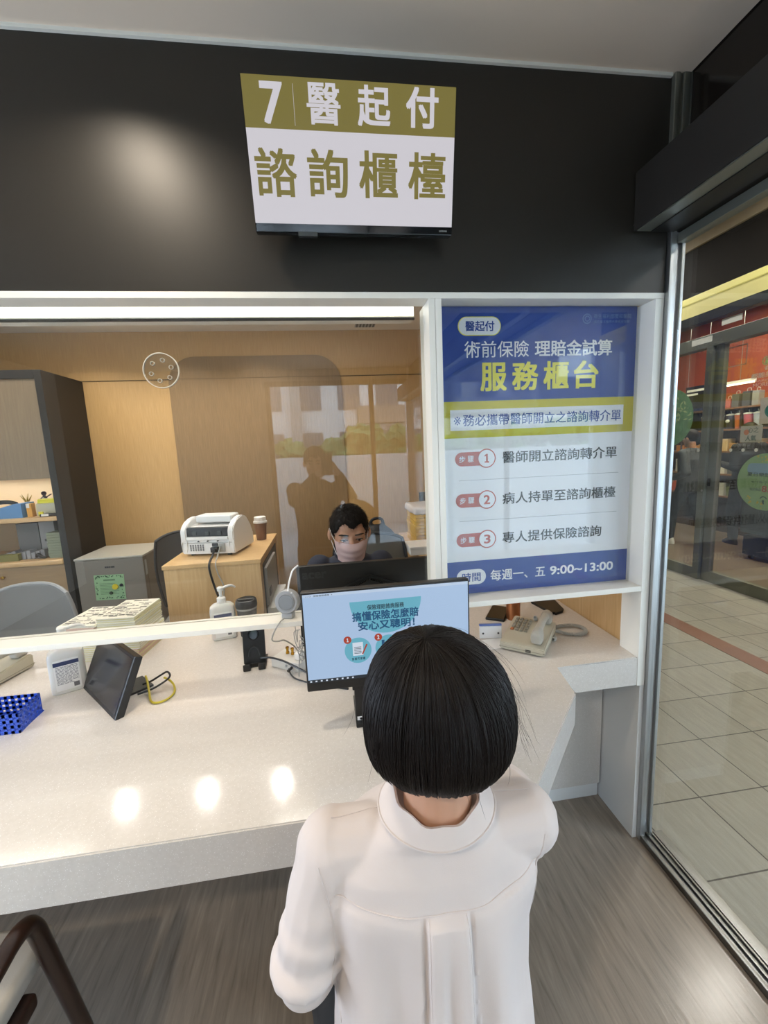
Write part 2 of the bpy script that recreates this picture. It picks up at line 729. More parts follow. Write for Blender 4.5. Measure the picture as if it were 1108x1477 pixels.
# ================================================================== large lamps of the place
WARM = (1.0, 0.86, 0.68)
NEUT = (1.0, 0.94, 0.87)
# office ceiling: three recessed downlights in a row and the long lamp behind the window head
for _x in (-1.62, -1.05, -0.5):
    area_light('office_downlight_lamp', (_x, 2.95, 2.452), 0.09, P_DOWN, NEUT, shape='DISK', spread=2.2)
area_light('office_linear_lamp', (-1.3, 1.62, 1.99), 3.4, P_LINEAR, NEUT, rot=(math.radians(30), 0, 0), size_y=0.06)
area_light('office_fill_lamp', (-0.2, 2.35, 2.45), 0.6, P_FILL, NEUT, size_y=0.6)  # two added fill lights under the office ceiling, no fixture there
area_light('office_fill_lamp', (-2.0, 2.35, 2.45), 0.6, P_FILL, NEUT, size_y=0.6)
# hall downlights
area_light('hall_downlight_lamp', (-0.54, 0.90, 2.60), 0.13, P_HALL * 1.5, WARM, shape='DISK', spread=2.4)
area_light('hall_downlight_lamp', (0.55, -0.9, 2.60), 0.13, P_HALL, WARM, shape='DISK', spread=2.4)
area_light('hall_downlight_lamp', (-0.95, -0.75, 2.60), 0.13, P_HALL * 4, WARM, shape='DISK', spread=2.4)
# corridor and coffee shop
for _y in (-1.8, 0.4, 2.74, 5.0):
    area_light('corridor_downlight_lamp', (3.28, _y, 3.60), 0.2, P_CORR, NEUT, shape='DISK')
area_light('shop_lamp', (5.3, 4.4, 3.45), 1.6, P_SHOP, WARM, size_y=4.0)

# ================================================================== the room shell
struct('floor', MB().box(-3.2, 1.11, -3.0, 1.52, -0.05, 0.0), M['vinyl'], smooth=False)
struct('floor_office', MB().box(-3.2, 1.11, 1.52, 3.45, -0.05, 0.0), M['vinyl'], smooth=False)
struct('floor_corridor', MB().box(1.11, 3.93, -3.0, 8.0, -0.05, 0.0), M['tiles'], smooth=False)
M['shop_floor'] = mat('brown_shop_floor', '#6b5d50', 0.35, var=0.15, vscale=3)
struct('floor_shop', MB().box(3.93, 6.75, 0.0, 8.0, -0.05, 0.0), M['shop_floor'], smooth=False)
M['terracotta'] = mat('red_brown_stone', '#7a5240', 0.4, var=0.15, vscale=12)
struct('trim_1', MB().box(2.735, 2.885, -3.0, 8.0, -0.01, 0.0015), M['terracotta'], smooth=False)
struct('ceiling', MB().box(-3.2, 1.145, -3.0, 1.36, 2.62, 2.70), M['ceiling'], smooth=False)
M['white_caulk'] = mat('white_caulk', '#d9d8d0', 0.7)
struct('trim_2', MB().box(-3.2, 1.09, 1.291, 1.30, 2.611, 2.62), M['white_caulk'], smooth=False)
struct('ceiling_office', MB().box(-3.2, 1.11, 1.40, 3.45, 2.47, 2.55), M['office_ceiling'], smooth=False)
struct('ceiling_corridor', MB().box(1.1, 3.93, -3.05, 8.0, 3.62, 3.70), mat('corridor_ceiling', '#a89f8c', 0.8), smooth=False)
struct('ceiling_shop', MB().box(4.05, 6.75, -0.1, 8.0, 3.5, 3.58), mat('shop_ceiling', '#3a2a20', 0.8), smooth=False)
struct('wall_front', MB().box(-3.2, 1.105, 1.30, 1.40, 2.008, 2.62), M['black_wall'], smooth=False)
struct('wall_left', MB().box(-3.3, -3.2, -3.0, -1.0, 0, 2.7).box(-3.3, -3.2, 1.3, 1.52, 0, 2.7).box(-3.3, -3.2, -1.0, 1.3, 2.0, 2.7).box(-3.3, -3.2, -1.0, 1.3, 0.0, 0.5), M['white'], smooth=False)
w5 = struct('window_added_left', MB().box(-3.27, -3.22, -1.0, 1.3, 0.5, 0.54).box(-3.27, -3.22, 0.13, 0.17, 0.54, 2.0), M['steel_dark'], smooth=False)  # unseen left window, added for side daylight on the counter
struct('window_pane', MB().box(-3.25, -3.244, -1.0, 1.3, 0.54, 2.0), M['glass'], w5, smooth=False)
struct('wall_back', MB().box(-3.2, -0.75, -3.05, -2.95, 0, 2.7).box(-0.75, 1.11, -3.05, -2.95, 2.47, 2.7), mat('grey_back_wall', '#8f8b85', 0.8), smooth=False)
struct('wall_corridor_left', MB().box(1.11, 1.19, 3.4, 8.0, 0, 3.62), mat('brown_grey_corridor_wall', '#5c5852', 0.7), smooth=False)
struct('wall_office_left', MB().box(-3.3, -3.2, 1.52, 3.5, 0, 2.55), M['gold_wall'], smooth=False)
struct('wall_office_back', MB().box(-3.2, 1.2, 3.4, 3.5, 0, 2.55), M['gold_wall'], smooth=False)
struct('wall_office_right', MB().box(1.11, 1.19, 1.375, 3.4, 0, 3.62), M['maple'], smooth=False)
struct('wall_corridor_end', MB().box(1.1, 7.7, 8.0, 8.1, 0, 3.7), M['grey_white'], smooth=False)
struct('wall_shop_back', MB().box(6.75, 6.85, -0.1, 8.0, 0, 3.6), mat('rust_red_shop_wall', '#9a4a2c', 0.6, var=0.12, vscale=3), smooth=False)
struct('wall_corridor_outer', MB().box(3.85, 4.05, -3.1, -3.0, 0, 3.7).box(1.1, 1.25, -3.1, -3.0, 0, 3.7).box(1.25, 3.85, -3.1, -3.0, 2.85, 3.7).box(1.25, 3.30, -3.1, -3.0, 2.0, 2.85).box(3.30, 3.85, -3.1, -3.0, 2.0, 2.42), M['grey_white'], smooth=False)
struct('wall_corridor_right', MB().box(3.93, 4.05, -3.0, -2.6, 0, 3.0).box(3.93, 4.05, -0.25, -0.1, 0, 3.0).box(3.93, 4.05, -2.6, -0.25, 2.75, 3.0), M['grey_white'], smooth=False)
struct('wall_shop_side', MB().box(3.93, 6.85, -0.1, 0.0, 0, 3.6), M['grey_white'], smooth=False)
w7 = struct('window_added_side', MB().box(3.95, 4.03, -1.46, -1.40, 0, 2.75), M['steel_dark'], smooth=False)  # glazed opening added to throw daylight on the panel under the counter
struct('window_pane', MB().box(3.985, 3.993, -2.6, -0.25, 0, 2.75), M['glass'], w7, smooth=False)
w6 = struct('window_added_end', MB().box(1.25, 3.85, -3.08, -3.02, 1.94, 2.0).box(2.52, 2.58, -3.08, -3.02, 0, 1.94), M['steel_dark'], smooth=False)  # lower glazing added to let daylight in; upper corner mirrored in the poster
struct('window_pane', MB().box(1.25, 3.85, -3.054, -3.046, 0, 2.85), M['glass'], w6, smooth=False)

# grooves between the laminate boards of the office back wall, and the darker round-cornered board
struct('trim_3', MB().box(-3.2, 1.11, 3.396, 3.401, 2.128, 2.133), mat('dark_groove', '#57472c', 0.8), smooth=False)
_p = [(-1.135, 0.0)] + [(-0.935 - 0.2 * math.cos(a), 2.09 + 0.2 * math.sin(a)) for a in [PI / 2 * k / 10 for k in range(11)]] + \
     [(-0.06 + 0.2 * math.sin(a), 2.09 + 0.2 * math.cos(a)) for a in [PI / 2 * k / 10 for k in range(11)]] + [(0.14, 0.0)]
struct('trim_4', MB().prism(_p, 3.388, 3.4, 'y'), M['tan_panel'], smooth=False)
struct('trim_5', MB().box(-1.135, 0.14, 3.386, 3.389, 2.129, 2.132), mat('dark_groove_taupe', '#6a553a', 0.8), smooth=False)

# ------------------------------------------------------------------ the white window frame with its panes
win = struct('window_1', MB().box(-3.2, 1.107, 1.30, 1.373, 1.990, 2.008, 0.0015), M['white'])
win['label'] = 'long white laminate frame around the service window and the poster'
struct('mullion', MB().box(0.3275, 0.347, 1.30, 1.42, 1.018, 1.99, 0.001).box(0.348, 0.368, 1.30, 1.42, 1.018, 1.99, 0.001), M['white'], win)
struct('jamb', MB().box(1.077, 1.107, 1.30, 1.40, 0.645, 1.99, 0.0015), M['white'], win)
struct('window_sill', MB().box(-3.2, 0.3475, 1.30, 1.395, 1.001, 1.018, 0.0015).box(0.3475, 1.077, 1.30, 1.395, 1.009, 1.028, 0.0015), M['white'], win)
struct('window_pane', MB().box(-3.2, 0.3275, 1.372, 1.378, 1.018, 1.99), M['glass'], win, smooth=False)
struct('poster_pane', MB().box(0.368, 1.077, 1.366, 1.371, 1.028, 1.99), M['glass'], win, smooth=False)
# ------------------------------------------------------------------ right end: return wall under the jamb, posts, glass partition
struct('wall_return', MB().box(1.09, 1.107, 1.302, 1.53, 0.0, 0.648), M['grey_white'], smooth=False)
post = struct('trim_6', MB().box(1.1075, 1.128, 1.285, 1.36, 0, 2.19, 0.003).box(1.128, 1.138, 1.292, 1.36, 0, 2.19, 0.002)
              .box(1.138, 1.150, 1.298, 1.36, 0, 2.19, 0.001).box(1.150, 1.163, 1.288, 1.36, 0, 2.19, 0.003), M['steel'])
struct('trim_7', MB().box(1.094, 1.112, 1.285, 1.31, 2.352, 2.62, 0.004).box(1.112, 1.122, 1.292, 1.31, 2.352, 2.65)
       .box(1.122, 1.146, 1.285, 1.31, 2.352, 2.65, 0.004).box(1.146, 1.19, 1.285, 1.37, 2.352, 2.66), M['alu'])
struct('trim_8', MB().box(1.11, 1.19, 1.36, 1.376, 0, 3.62), M['steel_dark'], smooth=False)
track = struct('trim_9', MB().box(1.11, 1.125, -3.0, 1.30, -0.01, 0.022, 0.003).box(1.125, 1.142, -3.0, 1.30, -0.01, 0.010)
               .box(1.142, 1.152, -3.0, 1.30, -0.01, 0.018, 0.002).box(1.154, 1.164, -3.0, 1.30, -0.01, 0.008).box(1.164, 1.172, -3.0, 1.30, -0.01, 0.016, 0.002)
               .box(1.174, 1.215, -3.0, 1.30, -0.01, 0.016, 0.003), M['steel_track'])
hd = thing('door_operator', 'long charcoal sliding-door operator housing above the glass partition', 'door operator', (1.08, 0.0, 2.184))
MB().box(-0.0945, 0.09, -3.0, 1.297, 0.0, 0.166, 0.003).build('housing', M['header'], hd)
MB().box(-0.090, -0.045, -3.0, 1.285, -0.003, 0.001).build('bottom_strip', M['alu'], hd, label='pale grey aluminium strip')
MB().box(-0.045, 0.03, -3.0, 1.28, -0.006, 0.0).build('track_slot', M['black_metal'], hd)
MB().cyl((-0.088, 1.299, 0.02), (-0.088, 1.294, 0.02), 0.004).build('screw', M['steel'], hd)
struct('window_2', MB().box(1.150, 1.156, -3.0, 1.285, 2.352, 3.62), M['glass_dark'], smooth=False)
dr = struct('door_1', MB().box(1.148, 1.156, -3.0, 1.288, 0.02, 2.150), M['glass'], smooth=False)
dr['label'] = 'clear sliding glass door beside the counter'
struct('door_rail', MB().box(1.13, 1.165, -3.0, 1.288, 2.150, 2.178, 0.002), M['alu'], dr)

# ------------------------------------------------------------------ glazed front behind the camera, and what stands outside it
g = struct('window_3', MB().box(-0.75, 1.11, -3.0, -2.95, 2.41, 2.47), M['steel_dark'], smooth=False)
for _x in (-0.72, 0.62):
    struct('mullion', MB().box(_x - 0.03, _x + 0.03, -3.0, -2.95, 0, 2.41), M['steel_dark'], g, smooth=False)
struct('window_pane', MB().box(-0.75, 1.11, -2.98, -2.972, 0, 2.41), M['glass'], g, smooth=False)
struct('ground', MB().box(-30, 30, -40, -3.0, -0.3, -0.08).box(4.0, 30, -3.0, -0.1, -0.3, -0.08), mat('outdoor_paving', '#8b8a86', 0.9, var=0.1), smooth=False)
struct('wall_garden', MB().box(-9, 13, -6.6, -6.4, -0.1, 1.45), mat('garden_wall_render', '#b9b7b2', 0.9, var=0.05), smooth=False)
M['leaf'] = mat('hedge_leaves', '#4f6b30', 0.7, var=0.4, vscale=9)
_hb = MB()
for k in range(190):
    _x = random.uniform(-8.8, 12.8)
    _h = 1.5 + 0.55 * noise.noise(Vector((_x * 0.5, 3, 0))) + random.uniform(-.5, .35)
    _hb.ell((_x, -7.6 + random.uniform(-.45, .45), _h), (random.uniform(.2, .42), .35, random.uniform(.18, .36)), u=16, v=12)
for v in _hb.bm.verts:
    v.co += Vector((noise.noise(v.co * 9), noise.noise(v.co * 9 + Vector((4, 0, 0))), noise.noise(v.co * 9 + Vector((0, 7, 0))))) * 0.16
hedge = _hb.build('hedge', M['leaf'])
tag(hedge, 'green hedge outside behind the hall, above the low wall', 'hedge')
bl = thing('apartment_building', 'pale apartment block outside behind the hall', 'building', (0, -26, -0.1))
MB().box(-14, 19.5, -3, 3, 0, 15).build('facade', mat('pale_render', '#c9c7c2', 0.85, var=0.08, vscale=0.6), bl, smooth=False)
M['win_dark'] = mat('dark_window_glass', '#4d5358', 0.2)
for ix in range(14):
    for iz in range(5):
        MB().box(-13 + ix * 2.3, -11.7 + ix * 2.3, 2.98, 3.05, 1.2 + iz * 2.9, 2.8 + iz * 2.9).build('window', M['win_dark'], bl, smooth=False)
MB().box(-2.0, -1.4, 3.0, 3.4, 0.0, 15).build('drain_pipe', mat('grey_pipe', '#8d8b87', 0.7), bl, smooth=False)
MB().box(1.9, 5.6, 3.0, 3.9, 3.2, 4.2).build('balcony', mat('brown_balcony', '#8a7767', 0.8), bl, smooth=False)
for iz in range(4):
    MB().box(-9.5, -5.5, 3.0, 4.0, 3.6 + iz * 2.9, 4.5 + iz * 2.9).build('balcony', mat('balcony_render', '#a9a49c', 0.85), bl, smooth=False)

# ================================================================== counter
ct = thing('reception_counter', 'long speckled white quartz counter with a chamfered end running under the window', 'counter', (0, 0, 0))
_poly = [(-3.19, 0.82), (0.439, 0.823), (0.735, 1.144), (0.757, 1.30), (1.0765, 1.302), (1.0765, 1.402), (1.108, 1.402), (1.108, 1.98), (-3.19, 1.98)]
_c = MB().prism(_poly, 0.648, 0.757)
_es = [e for e in _c.bm.edges if all(v.co.z > 0.75 for v in e.verts)]
bmesh.ops.bevel(_c.bm, geom=_es, offset=0.003, segments=2, affect='EDGES')
_c.build('countertop', M['quartz'], ct, smooth=True, angle=30)
MB().box(0.60, 1.085, 1.50, 1.53, 0.07, 0.648).build('front_panel', M['quartz'], ct, smooth=False)
MB().box(0.60, 1.085, 1.512, 1.535, 0.0, 0.07).build('plinth', M['grey_white'], ct, smooth=False)

# ================================================================== ceiling sign (screen) on the black wall
tv = thing('wall_screen', 'tilted olive and white display high on the black wall, showing the number 7', 'screen', (0.115, 1.2205, 2.127), rot=(-math.atan(-0.2), 0, 0))
W2, HH = 0.265, 0.322
MB().box(-W2, W2, 0.003, 0.035, 0.0, HH, 0.003).build('body', M['black_gloss'], tv)
MB().box(-0.09, 0.09, 0.03, 0.13, 0.09, 0.23).build('wall_bracket', M['black_metal'], tv)
MB().box(-0.155, -0.105, 0.0, 0.02, -0.008, 0.002).build('sensor_clip', M['steel_dark'], tv, label='small grey sensor clip under the lower edge')
M['scr_white'] = mat('screen_white', '#202020', 0.3, emit='#e3dfe6', estr=E_TV, spec=0.3)
M['scr_olive'] = mat('screen_olive', '#202020', 0.3, emit='#857a3c', estr=E_TV, spec=0.3)
scr = MB().box(-W2 + 0.002, W2 - 0.002, 0.0015, 0.003, 0.020, HH - 0.002).build('screen', M['scr_white'], tv, smooth=False)
MB().box(-W2 + 0.002, W2 - 0.002, 0.0005, 0.0015, 0.2185, HH - 0.002).build('olive_band', M['scr_olive'], scr, smooth=False)
k = 1.0198


def tvb(x0, x1, z0, z1):
    return (x0 - 0.115, x1 - 0.115, (z0 - 2.127) * k, (z1 - 2.127) * k)


lettering([('7',) + tvb(-0.105, -0.055, 2.351, 2.428) + (0.02,), ('醫',) + tvb(0.004, 0.084, 2.354, 2.432) + (0.018,), ('起',) + tvb(0.129, 0.208, 2.356, 2.433) + (0.026,), ('付',) + tvb(0.252, 0.331, 2.358, 2.435) + (0.03,)], M['scr_white'], scr, y=0.0005)
MB().box(-0.1435, -0.1428, 0.0, 0.0005, 0.226, 0.307).build('divider_line', M['scr_white'], scr, smooth=False)
lettering(chars('諮詢櫃檯', [tvb(-0.133, -0.035, 2.205, 2.302), tvb(-0.003, 0.096, 2.207, 2.304), tvb(0.128, 0.226, 2.208, 2.305), tvb(0.258, 0.355, 2.209, 2.306)], 0.022), M['scr_olive'], scr, y=0.0015)
lettering([('SAMSUNG', 0.228, 0.250, 0.0085, 0.0125, 0.0)], M['grey_plastic'], tv, y=0.003, name='maker_mark')

# ================================================================== poster
P_BLUE = mat('poster_blue', '#0a3c94', 0.5)
P_WHITE = mat('poster_white', '#eeedf5', 0.5)
P_YEL = mat('poster_yellow', '#c9bb2e', 0.5)
P_YTX = mat('poster_light_yellow', '#ece25a', 0.5)
P_RED = mat('poster_red', '#b23a20', 0.5)
P_BLK = mat('poster_black', '#17171c', 0.5)
P_GREY = mat('poster_grey_line', '#8f9098', 0.5)
P_FAINT = mat('poster_faint_blue', '#5a77b4', 0.5)
po = thing('poster', 'blue, yellow and white service-steps poster behind glass right of the window', 'poster', (0, 1.382, 0))
pb = MB().box(0.369, 1.0765, 0.0, 0.004, 1.02, 1.995).build('board', P_WHITE, po, smooth=False)
Q = -0.0006
MB().box(0.369, 1.0765, Q, 0, 1.695, 1.995).build('title_block', P_BLUE, po, smooth=False)
MB().box(0.369, 1.0765, Q, 0, 1.575, 1.695).build('notice_band', P_YEL, po, smooth=False)
MB().box(0.412, 1.039, 2 * Q, Q, 1.600, 1.668).build('notice_box', P_WHITE, po, smooth=False)
MB().box(0.369, 1.0765, Q, 0, 1.02, 1.1465).build('hours_block', P_BLUE, po, smooth=False)
pl = MB().prism(rrect(0.443, 0.589, 1.903, 1.962, 0.0294), 2 * Q, Q, 'y').build('name_pill', P_YTX, po, smooth=False)
MB().prism(rrect(0.4455, 0.5865, 1.9055, 1.9595, 0.0268), 3 * Q, 2 * Q, 'y').build('pill_face', P_WHITE, pl, smooth=False)
lettering([('醫起付', 0.468, 0.566, 1.917, 1.948, 0.02)], P_BLUE, pl, y=3 * Q)
lettering([('術前保險', 0.464, 0.687, 1.834, 1.886, 0.004), ('理賠金試算', 0.709, 0.987, 1.835, 1.886, 0.02)], P_WHITE, po, y=Q)
lettering(chars('服務櫃台', [(0.520, 0.607, 1.728, 1.816), (0.631, 0.719, 1.728, 1.817), (0.742, 0.829, 1.728, 1.817), (0.852, 0.938, 1.729, 1.817)], 0.03), P_YTX, po, y=Q, label='large yellow title characters')
lettering([('※', 0.424, 0.448, 1.618, 1.646, 0.0), ('務必攜帶醫師開立之諮詢轉介單', 0.456, 1.030, 1.614, 1.652, 0.008)], P_BLUE, po, y=2 * Q)
for n_, zc, s_, x1_ in (('1', 1.504, '醫師開立諮詢轉介單', 1.020), ('2', 1.362, '病人持單至諮詢櫃檯', 1.020), ('3', 1.2225, '專人提供保險諮詢', 0.970)):
    pill = MB().prism(rrect(0.426, 0.555, zc - 0.0235, zc + 0.0235, 0.0232), 2 * Q, Q, 'y').build('step_pill', P_RED, po, smooth=False)
    MB().prism(disc(0.5365, zc, 0.0325), 3 * Q, 2 * Q, 'y').build('ring', P_RED, pill, smooth=False)
    MB().prism(disc(0.5365, zc, 0.0287), 4 * Q, 3 * Q, 'y').build('ring_face', P_WHITE, pill, smooth=False)
    if n_ == '1':
        MB().prism(one_poly(0.5365, zc, 0.030), 5 * Q, 4 * Q, 'y').build('step_number', P_RED, pill, smooth=False)
    else:
        lettering([(n_, 0.5365 - (0.007 if n_ == '1' else 0.0105), 0.5365 + (0.007 if n_ == '1' else 0.0105), zc - 0.015, zc + 0.015, 0.025)], P_RED, pill, y=4 * Q, name='step_number')
    lettering([('步', 0.440, 0.461, zc - 0.011, zc + 0.011, 0.012), ('驟', 0.470, 0.491, zc - 0.011, zc + 0.011, 0.012)], P_WHITE, pill, y=2 * Q)
    lettering([(s_, 0.594, x1_, zc - 0.0195, zc + 0.0205, 0.010)], P_BLK, po, y=Q, label='black step text')
for zc in (1.4315, 1.290):
    MB().box(0.438, 1.029, Q, 0, zc - 0.0006, zc + 0.0006).build('divider_line', P_GREY, po, smooth=False)
pl = MB().prism(rrect(0.424, 0.531, 1.061, 1.116, 0.0272), 2 * Q, Q, 'y').build('hours_pill', P_WHITE, po, smooth=False)
lettering([('時間', 0.444, 0.511, 1.072, 1.104, 0.016)], P_BLUE, pl, y=2 * Q)
lettering([('每週一、五', 0.549, 0.755, 1.068, 1.108, 0.012), ('9:00~13:00', 0.775, 1.021, 1.072, 1.103, 0.022)], P_WHITE, po, y=Q)
em = MB().prism(disc(0.893, 1.9535, 0.0165), 2 * Q, Q, 'y').build('emblem', P_FAINT, po, smooth=False)
MB().prism(disc(0.893, 1.9535, 0.0125), 3 * Q, 2 * Q, 'y').build('emblem_field', P_BLUE, em, smooth=False)
MB().prism(disc(0.893, 1.9535, 0.0095), 4 * Q, 3 * Q, 'y').build('emblem_core', P_FAINT, em, smooth=False)
MB().prism([(0.893 + 0.007 * math.sin(2 * PI * i / 5) * (1 if True else 1), 1.953 + 0.007 * math.cos(2 * PI * i / 5)) for i in range(5)], 5 * Q, 4 * Q, 'y').build('emblem_star', P_BLUE, em, smooth=False)
lettering([('衛生福利部雙和醫院', 0.917, 1.055, 1.954, 1.969, 0.008), ('（委託臺北醫學大學興建經營）', 0.915, 1.052, 1.939, 1.949, 0.0)], P_FAINT, po, y=Q, name='institution_lettering')

# ================================================================== screen on the counter in front of the woman
M['scr_blue'] = mat('screen_pale_blue', '#101010', 0.25, emit='#b4cff0', estr=E_MON, spec=0.4)
M['scr_teal'] = mat('screen_teal', '#101010', 0.25, emit='#6fb9cf', estr=E_MON, spec=0.4)
M['scr_navy'] = mat('screen_navy', '#101010', 0.25, emit='#22567f', estr=E_MON, spec=0.4)
M['scr_ink'] = mat('screen_ink', '#101010', 0.25, emit='#27404e', estr=E_MON, spec=0.4)
M['scr_red'] = mat('screen_red', '#101010', 0.25, emit='#b4432f', estr=E_MON, spec=0.4)
M['scr_paper'] = mat('screen_paper', '#101010', 0.25, emit='#dfeaf8', estr=E_MON, spec=0.4)
M['scr_bar'] = mat('screen_bar', '#101010', 0.25, emit='#c9dcf4', estr=E_MON, spec=0.4)
M['scr_dark'] = mat('screen_taskbar', '#101010', 0.25, emit='#2b333c', estr=E_MON, spec=0.4)
mo = thing('monitor', 'black monitor on the counter showing a pale blue page with a teal bowl shape', 'monitor', (0.138, 1.10, 0.757))


def mp(x0, x1, z0, z1):
    return (x0 - 0.138, x1 - 0.138, z0 - 0.757, z1 - 0.757)


bx = mp(-0.0975, 0.374, 0.889, 1.177)
MB().box(bx[0], bx[1], 0.0, 0.028, bx[2], bx[3], 0.004).build('bezel', M['black_plastic'], mo)
sx = mp(-0.0925, 0.369, 0.916, 1.1715)
sc = MB().box(sx[0], sx[1], -0.0006, 0.004, sx[2], sx[3]).build('screen', M['scr_blue'], mo, smooth=False)
t = mp(-0.0925, 0.369, 1.1635, 1.1715)
MB().box(t[0], t[1], -0.0012, -0.0006, t[2], t[3]).build('browser_bar', M['scr_bar'], sc, smooth=False)
t = mp(-0.0925, 0.369, 0.916, 0.925)
tb = MB().box(t[0], t[1], -0.0012, -0.0006, t[2], t[3]).build('task_bar', M['scr_dark'], sc, smooth=False)
ic = MB()
for i in range(9):
    x = -0.2255 + i * 0.0145
    ic.box(x, x + 0.005, -0.0016, -0.0012, 0.1615, 0.1655)
ic.build('task_icons', M['scr_paper'], tb, smooth=False)
lettering([('‹ › ⟳  保險理賠諮詢  ×', -0.222, -0.15, 0.4075, 0.4125, 0.0)], M['scr_ink'], sc, y=-0.0012, name='tab_lettering')
cxb, zt = 0.133 - 0.138, 1.140 - 0.757
MB().prism([(cxb + 0.1 * math.cos(a), zt - 0.097 * math.sin(a)) for a in [PI * i / 28 for i in range(29)]], -0.0010, -0.0006, 'y').build('bowl_shape', M['scr_teal'], sc, smooth=False)
lettering([('保險理賠諮詢服務',) + mp(0.081, 0.184, 1.1135, 1.128) + (0.02,)], M['scr_ink'], sc, y=-0.0010)
lettering([('搞懂保險怎麼賠',) + mp(0.039, 0.224, 1.0835, 1.110) + (0.03,), ('安心又聰明！',) + mp(0.054, 0.212, 1.056, 1.081) + (0.03,)], M['scr_navy'], sc, y=-0.0010)
for i, cx_ in enumerate((0.050, 0.136, 0.222)):
    c_ = MB().prism(disc(cx_ - 0.138, 0.999 - 0.757, 0.0375), -0.0010, -0.0006, 'y').build('step_disc', M['scr_teal'], sc, smooth=False)
    MB().prism(disc(cx_ - 0.138 - 0.028, 1.032 - 0.757, 0.0108, 24), -0.0014, -0.0010, 'y').build('number_badge', M['scr_red'], sc, smooth=False)
    if i == 0:
        MB().prism(one_poly(cx_ - 0.028 - 0.138, 1.032 - 0.757, 0.011), -0.0018, -0.0014, 'y').build('badge_number', M['scr_paper'], sc, smooth=False)
        continue
    lettering([(str(i + 1),) + mp(cx_ - 0.028 - 0.0028, cx_ - 0.028 + 0.0028, 1.0265, 1.0375) + (0.03,)], M['scr_paper'], sc, y=-0.0014, name='badge_number')
t = mp(0.035, 0.064, 0.984, 1.0225)
d_ = MB().box(t[0], t[1], -0.0014, -0.0010, t[2], t[3]).build('document_icon', M['scr_paper'], sc, smooth=False)
il = MB()
for i in range(5):
    il.box(t[0] + 0.004, t[1] - 0.005, -0.0017, -0.0014, t[2] + 0.006 + i * 0.0045, t[2] + 0.0075 + i * 0.0045)
il.build('text_lines', M['scr_ink'], sc, smooth=False)
MB().prism([(t[1] - 0.004, t[2] + 0.004), (t[1] - 0.001, t[2] + 0.002), (t[1] + 0.013, t[2] + 0.030), (t[1] + 0.009, t[2] + 0.032)], -0.0018, -0.0014, 'y').build('pen_icon', M['scr_red'], sc, smooth=False)
t = mp(0.117, 0.155, 0.985, 1.0225)
MB().box(t[0], t[0] + 0.008, -0.0014, -0.0010, t[2], t[3]).build('folder_icon', M['scr_navy'], sc, smooth=False)
MB().box(t[0] + 0.008, t[1], -0.0014, -0.0010, t[2], t[3] - 0.006).build('card_icon', M['scr_paper'], sc, smooth=False)
lettering([('首看同意書',) + mp(0.031, 0.069, 0.9705, 0.9785) + (0.0,)], M['scr_ink'], sc, y=-0.0010)
MB().box(-0.105, 0.105, 0.028, 0.052, 0.004, 0.30, 0.004).build('stand_column', M['black_plastic'], mo)
MB().box(-0.105, 0.105, 0.006, 0.16, 0.0, 0.010, 0.003).build('stand_foot', M['black_plastic'], mo)
stk = MB().box(-0.1, -0.078, 0.0272, 0.0282, 0.008, 0.022).build('stand_sticker', M['white_plastic'], mo, label='small white sticker')
MB().prism(disc(-0.089, 0.015, 0.004, 16), 0.0266, 0.0272, 'y').build('sticker_mark', M['black_plastic'], stk, smooth=False)
MB().box(-0.11, -0.088, 0.02, 0.03, 0.11, 0.30, 0.002).build('cable_clip', M['black_plastic'], mo)

# ================================================================== monitor of the clerk, seen from behind
ac = thing('monitor', 'black monitor seen from its back, raised chevron below the maker name', 'monitor', (0.123, 1.62, 0.757))
MB().box(-0.274, 0.274, 0.0, 0.026, 0.02, 0.352, 0.004).build('case', M['black_plastic'], ac)
MB().box(-0.266, 0.266, 0.026, 0.028, 0.03, 0.346).build('screen', M['black_gloss'], ac, smooth=False)
hs = MB()
hs.prism([(-0.17, 0.02), (0.19, 0.02), (0.19, 0.23), (0.012, 0.302), (-0.17, 0.225)], -0.030, 0.002, 'y')
bmesh.ops.bevel(hs.bm, geom=[e for e in hs.bm.edges if all(v.co.y < -0.02 for v in e.verts)], offset=0.012, segments=2, affect='EDGES')
hs.build('rear_housing', M['black_plastic'], ac)
vs_ = MB()
for i in range(26):
    for sgn in (-1, 1):
        x = 0.012 + sgn * (0.006 + i * 0.0062)
        z = 0.293 - (0.006 + i * 0.0062) * 0.402
        vs_.box(x - 0.0018, x + 0.0018, -0.0315, -0.0295, z - 0.007, z - 0.001)
vs_.build('vent_slots', M['black_gloss'], ac, smooth=False)
MB().box(-0.05, 0.05, -0.06, 0.10, 0.0, 0.012, 0.004).box(-0.03, 0.03, -0.045, -0.028, 0.0, 0.14).build('stand', M['black_plastic'], ac)
lettering([('acer', -0.252, -0.158, 0.300, 0.324, 0.03)], M['dark_grey'], ac, y=0.0, th=0.0012, name='maker_mark')

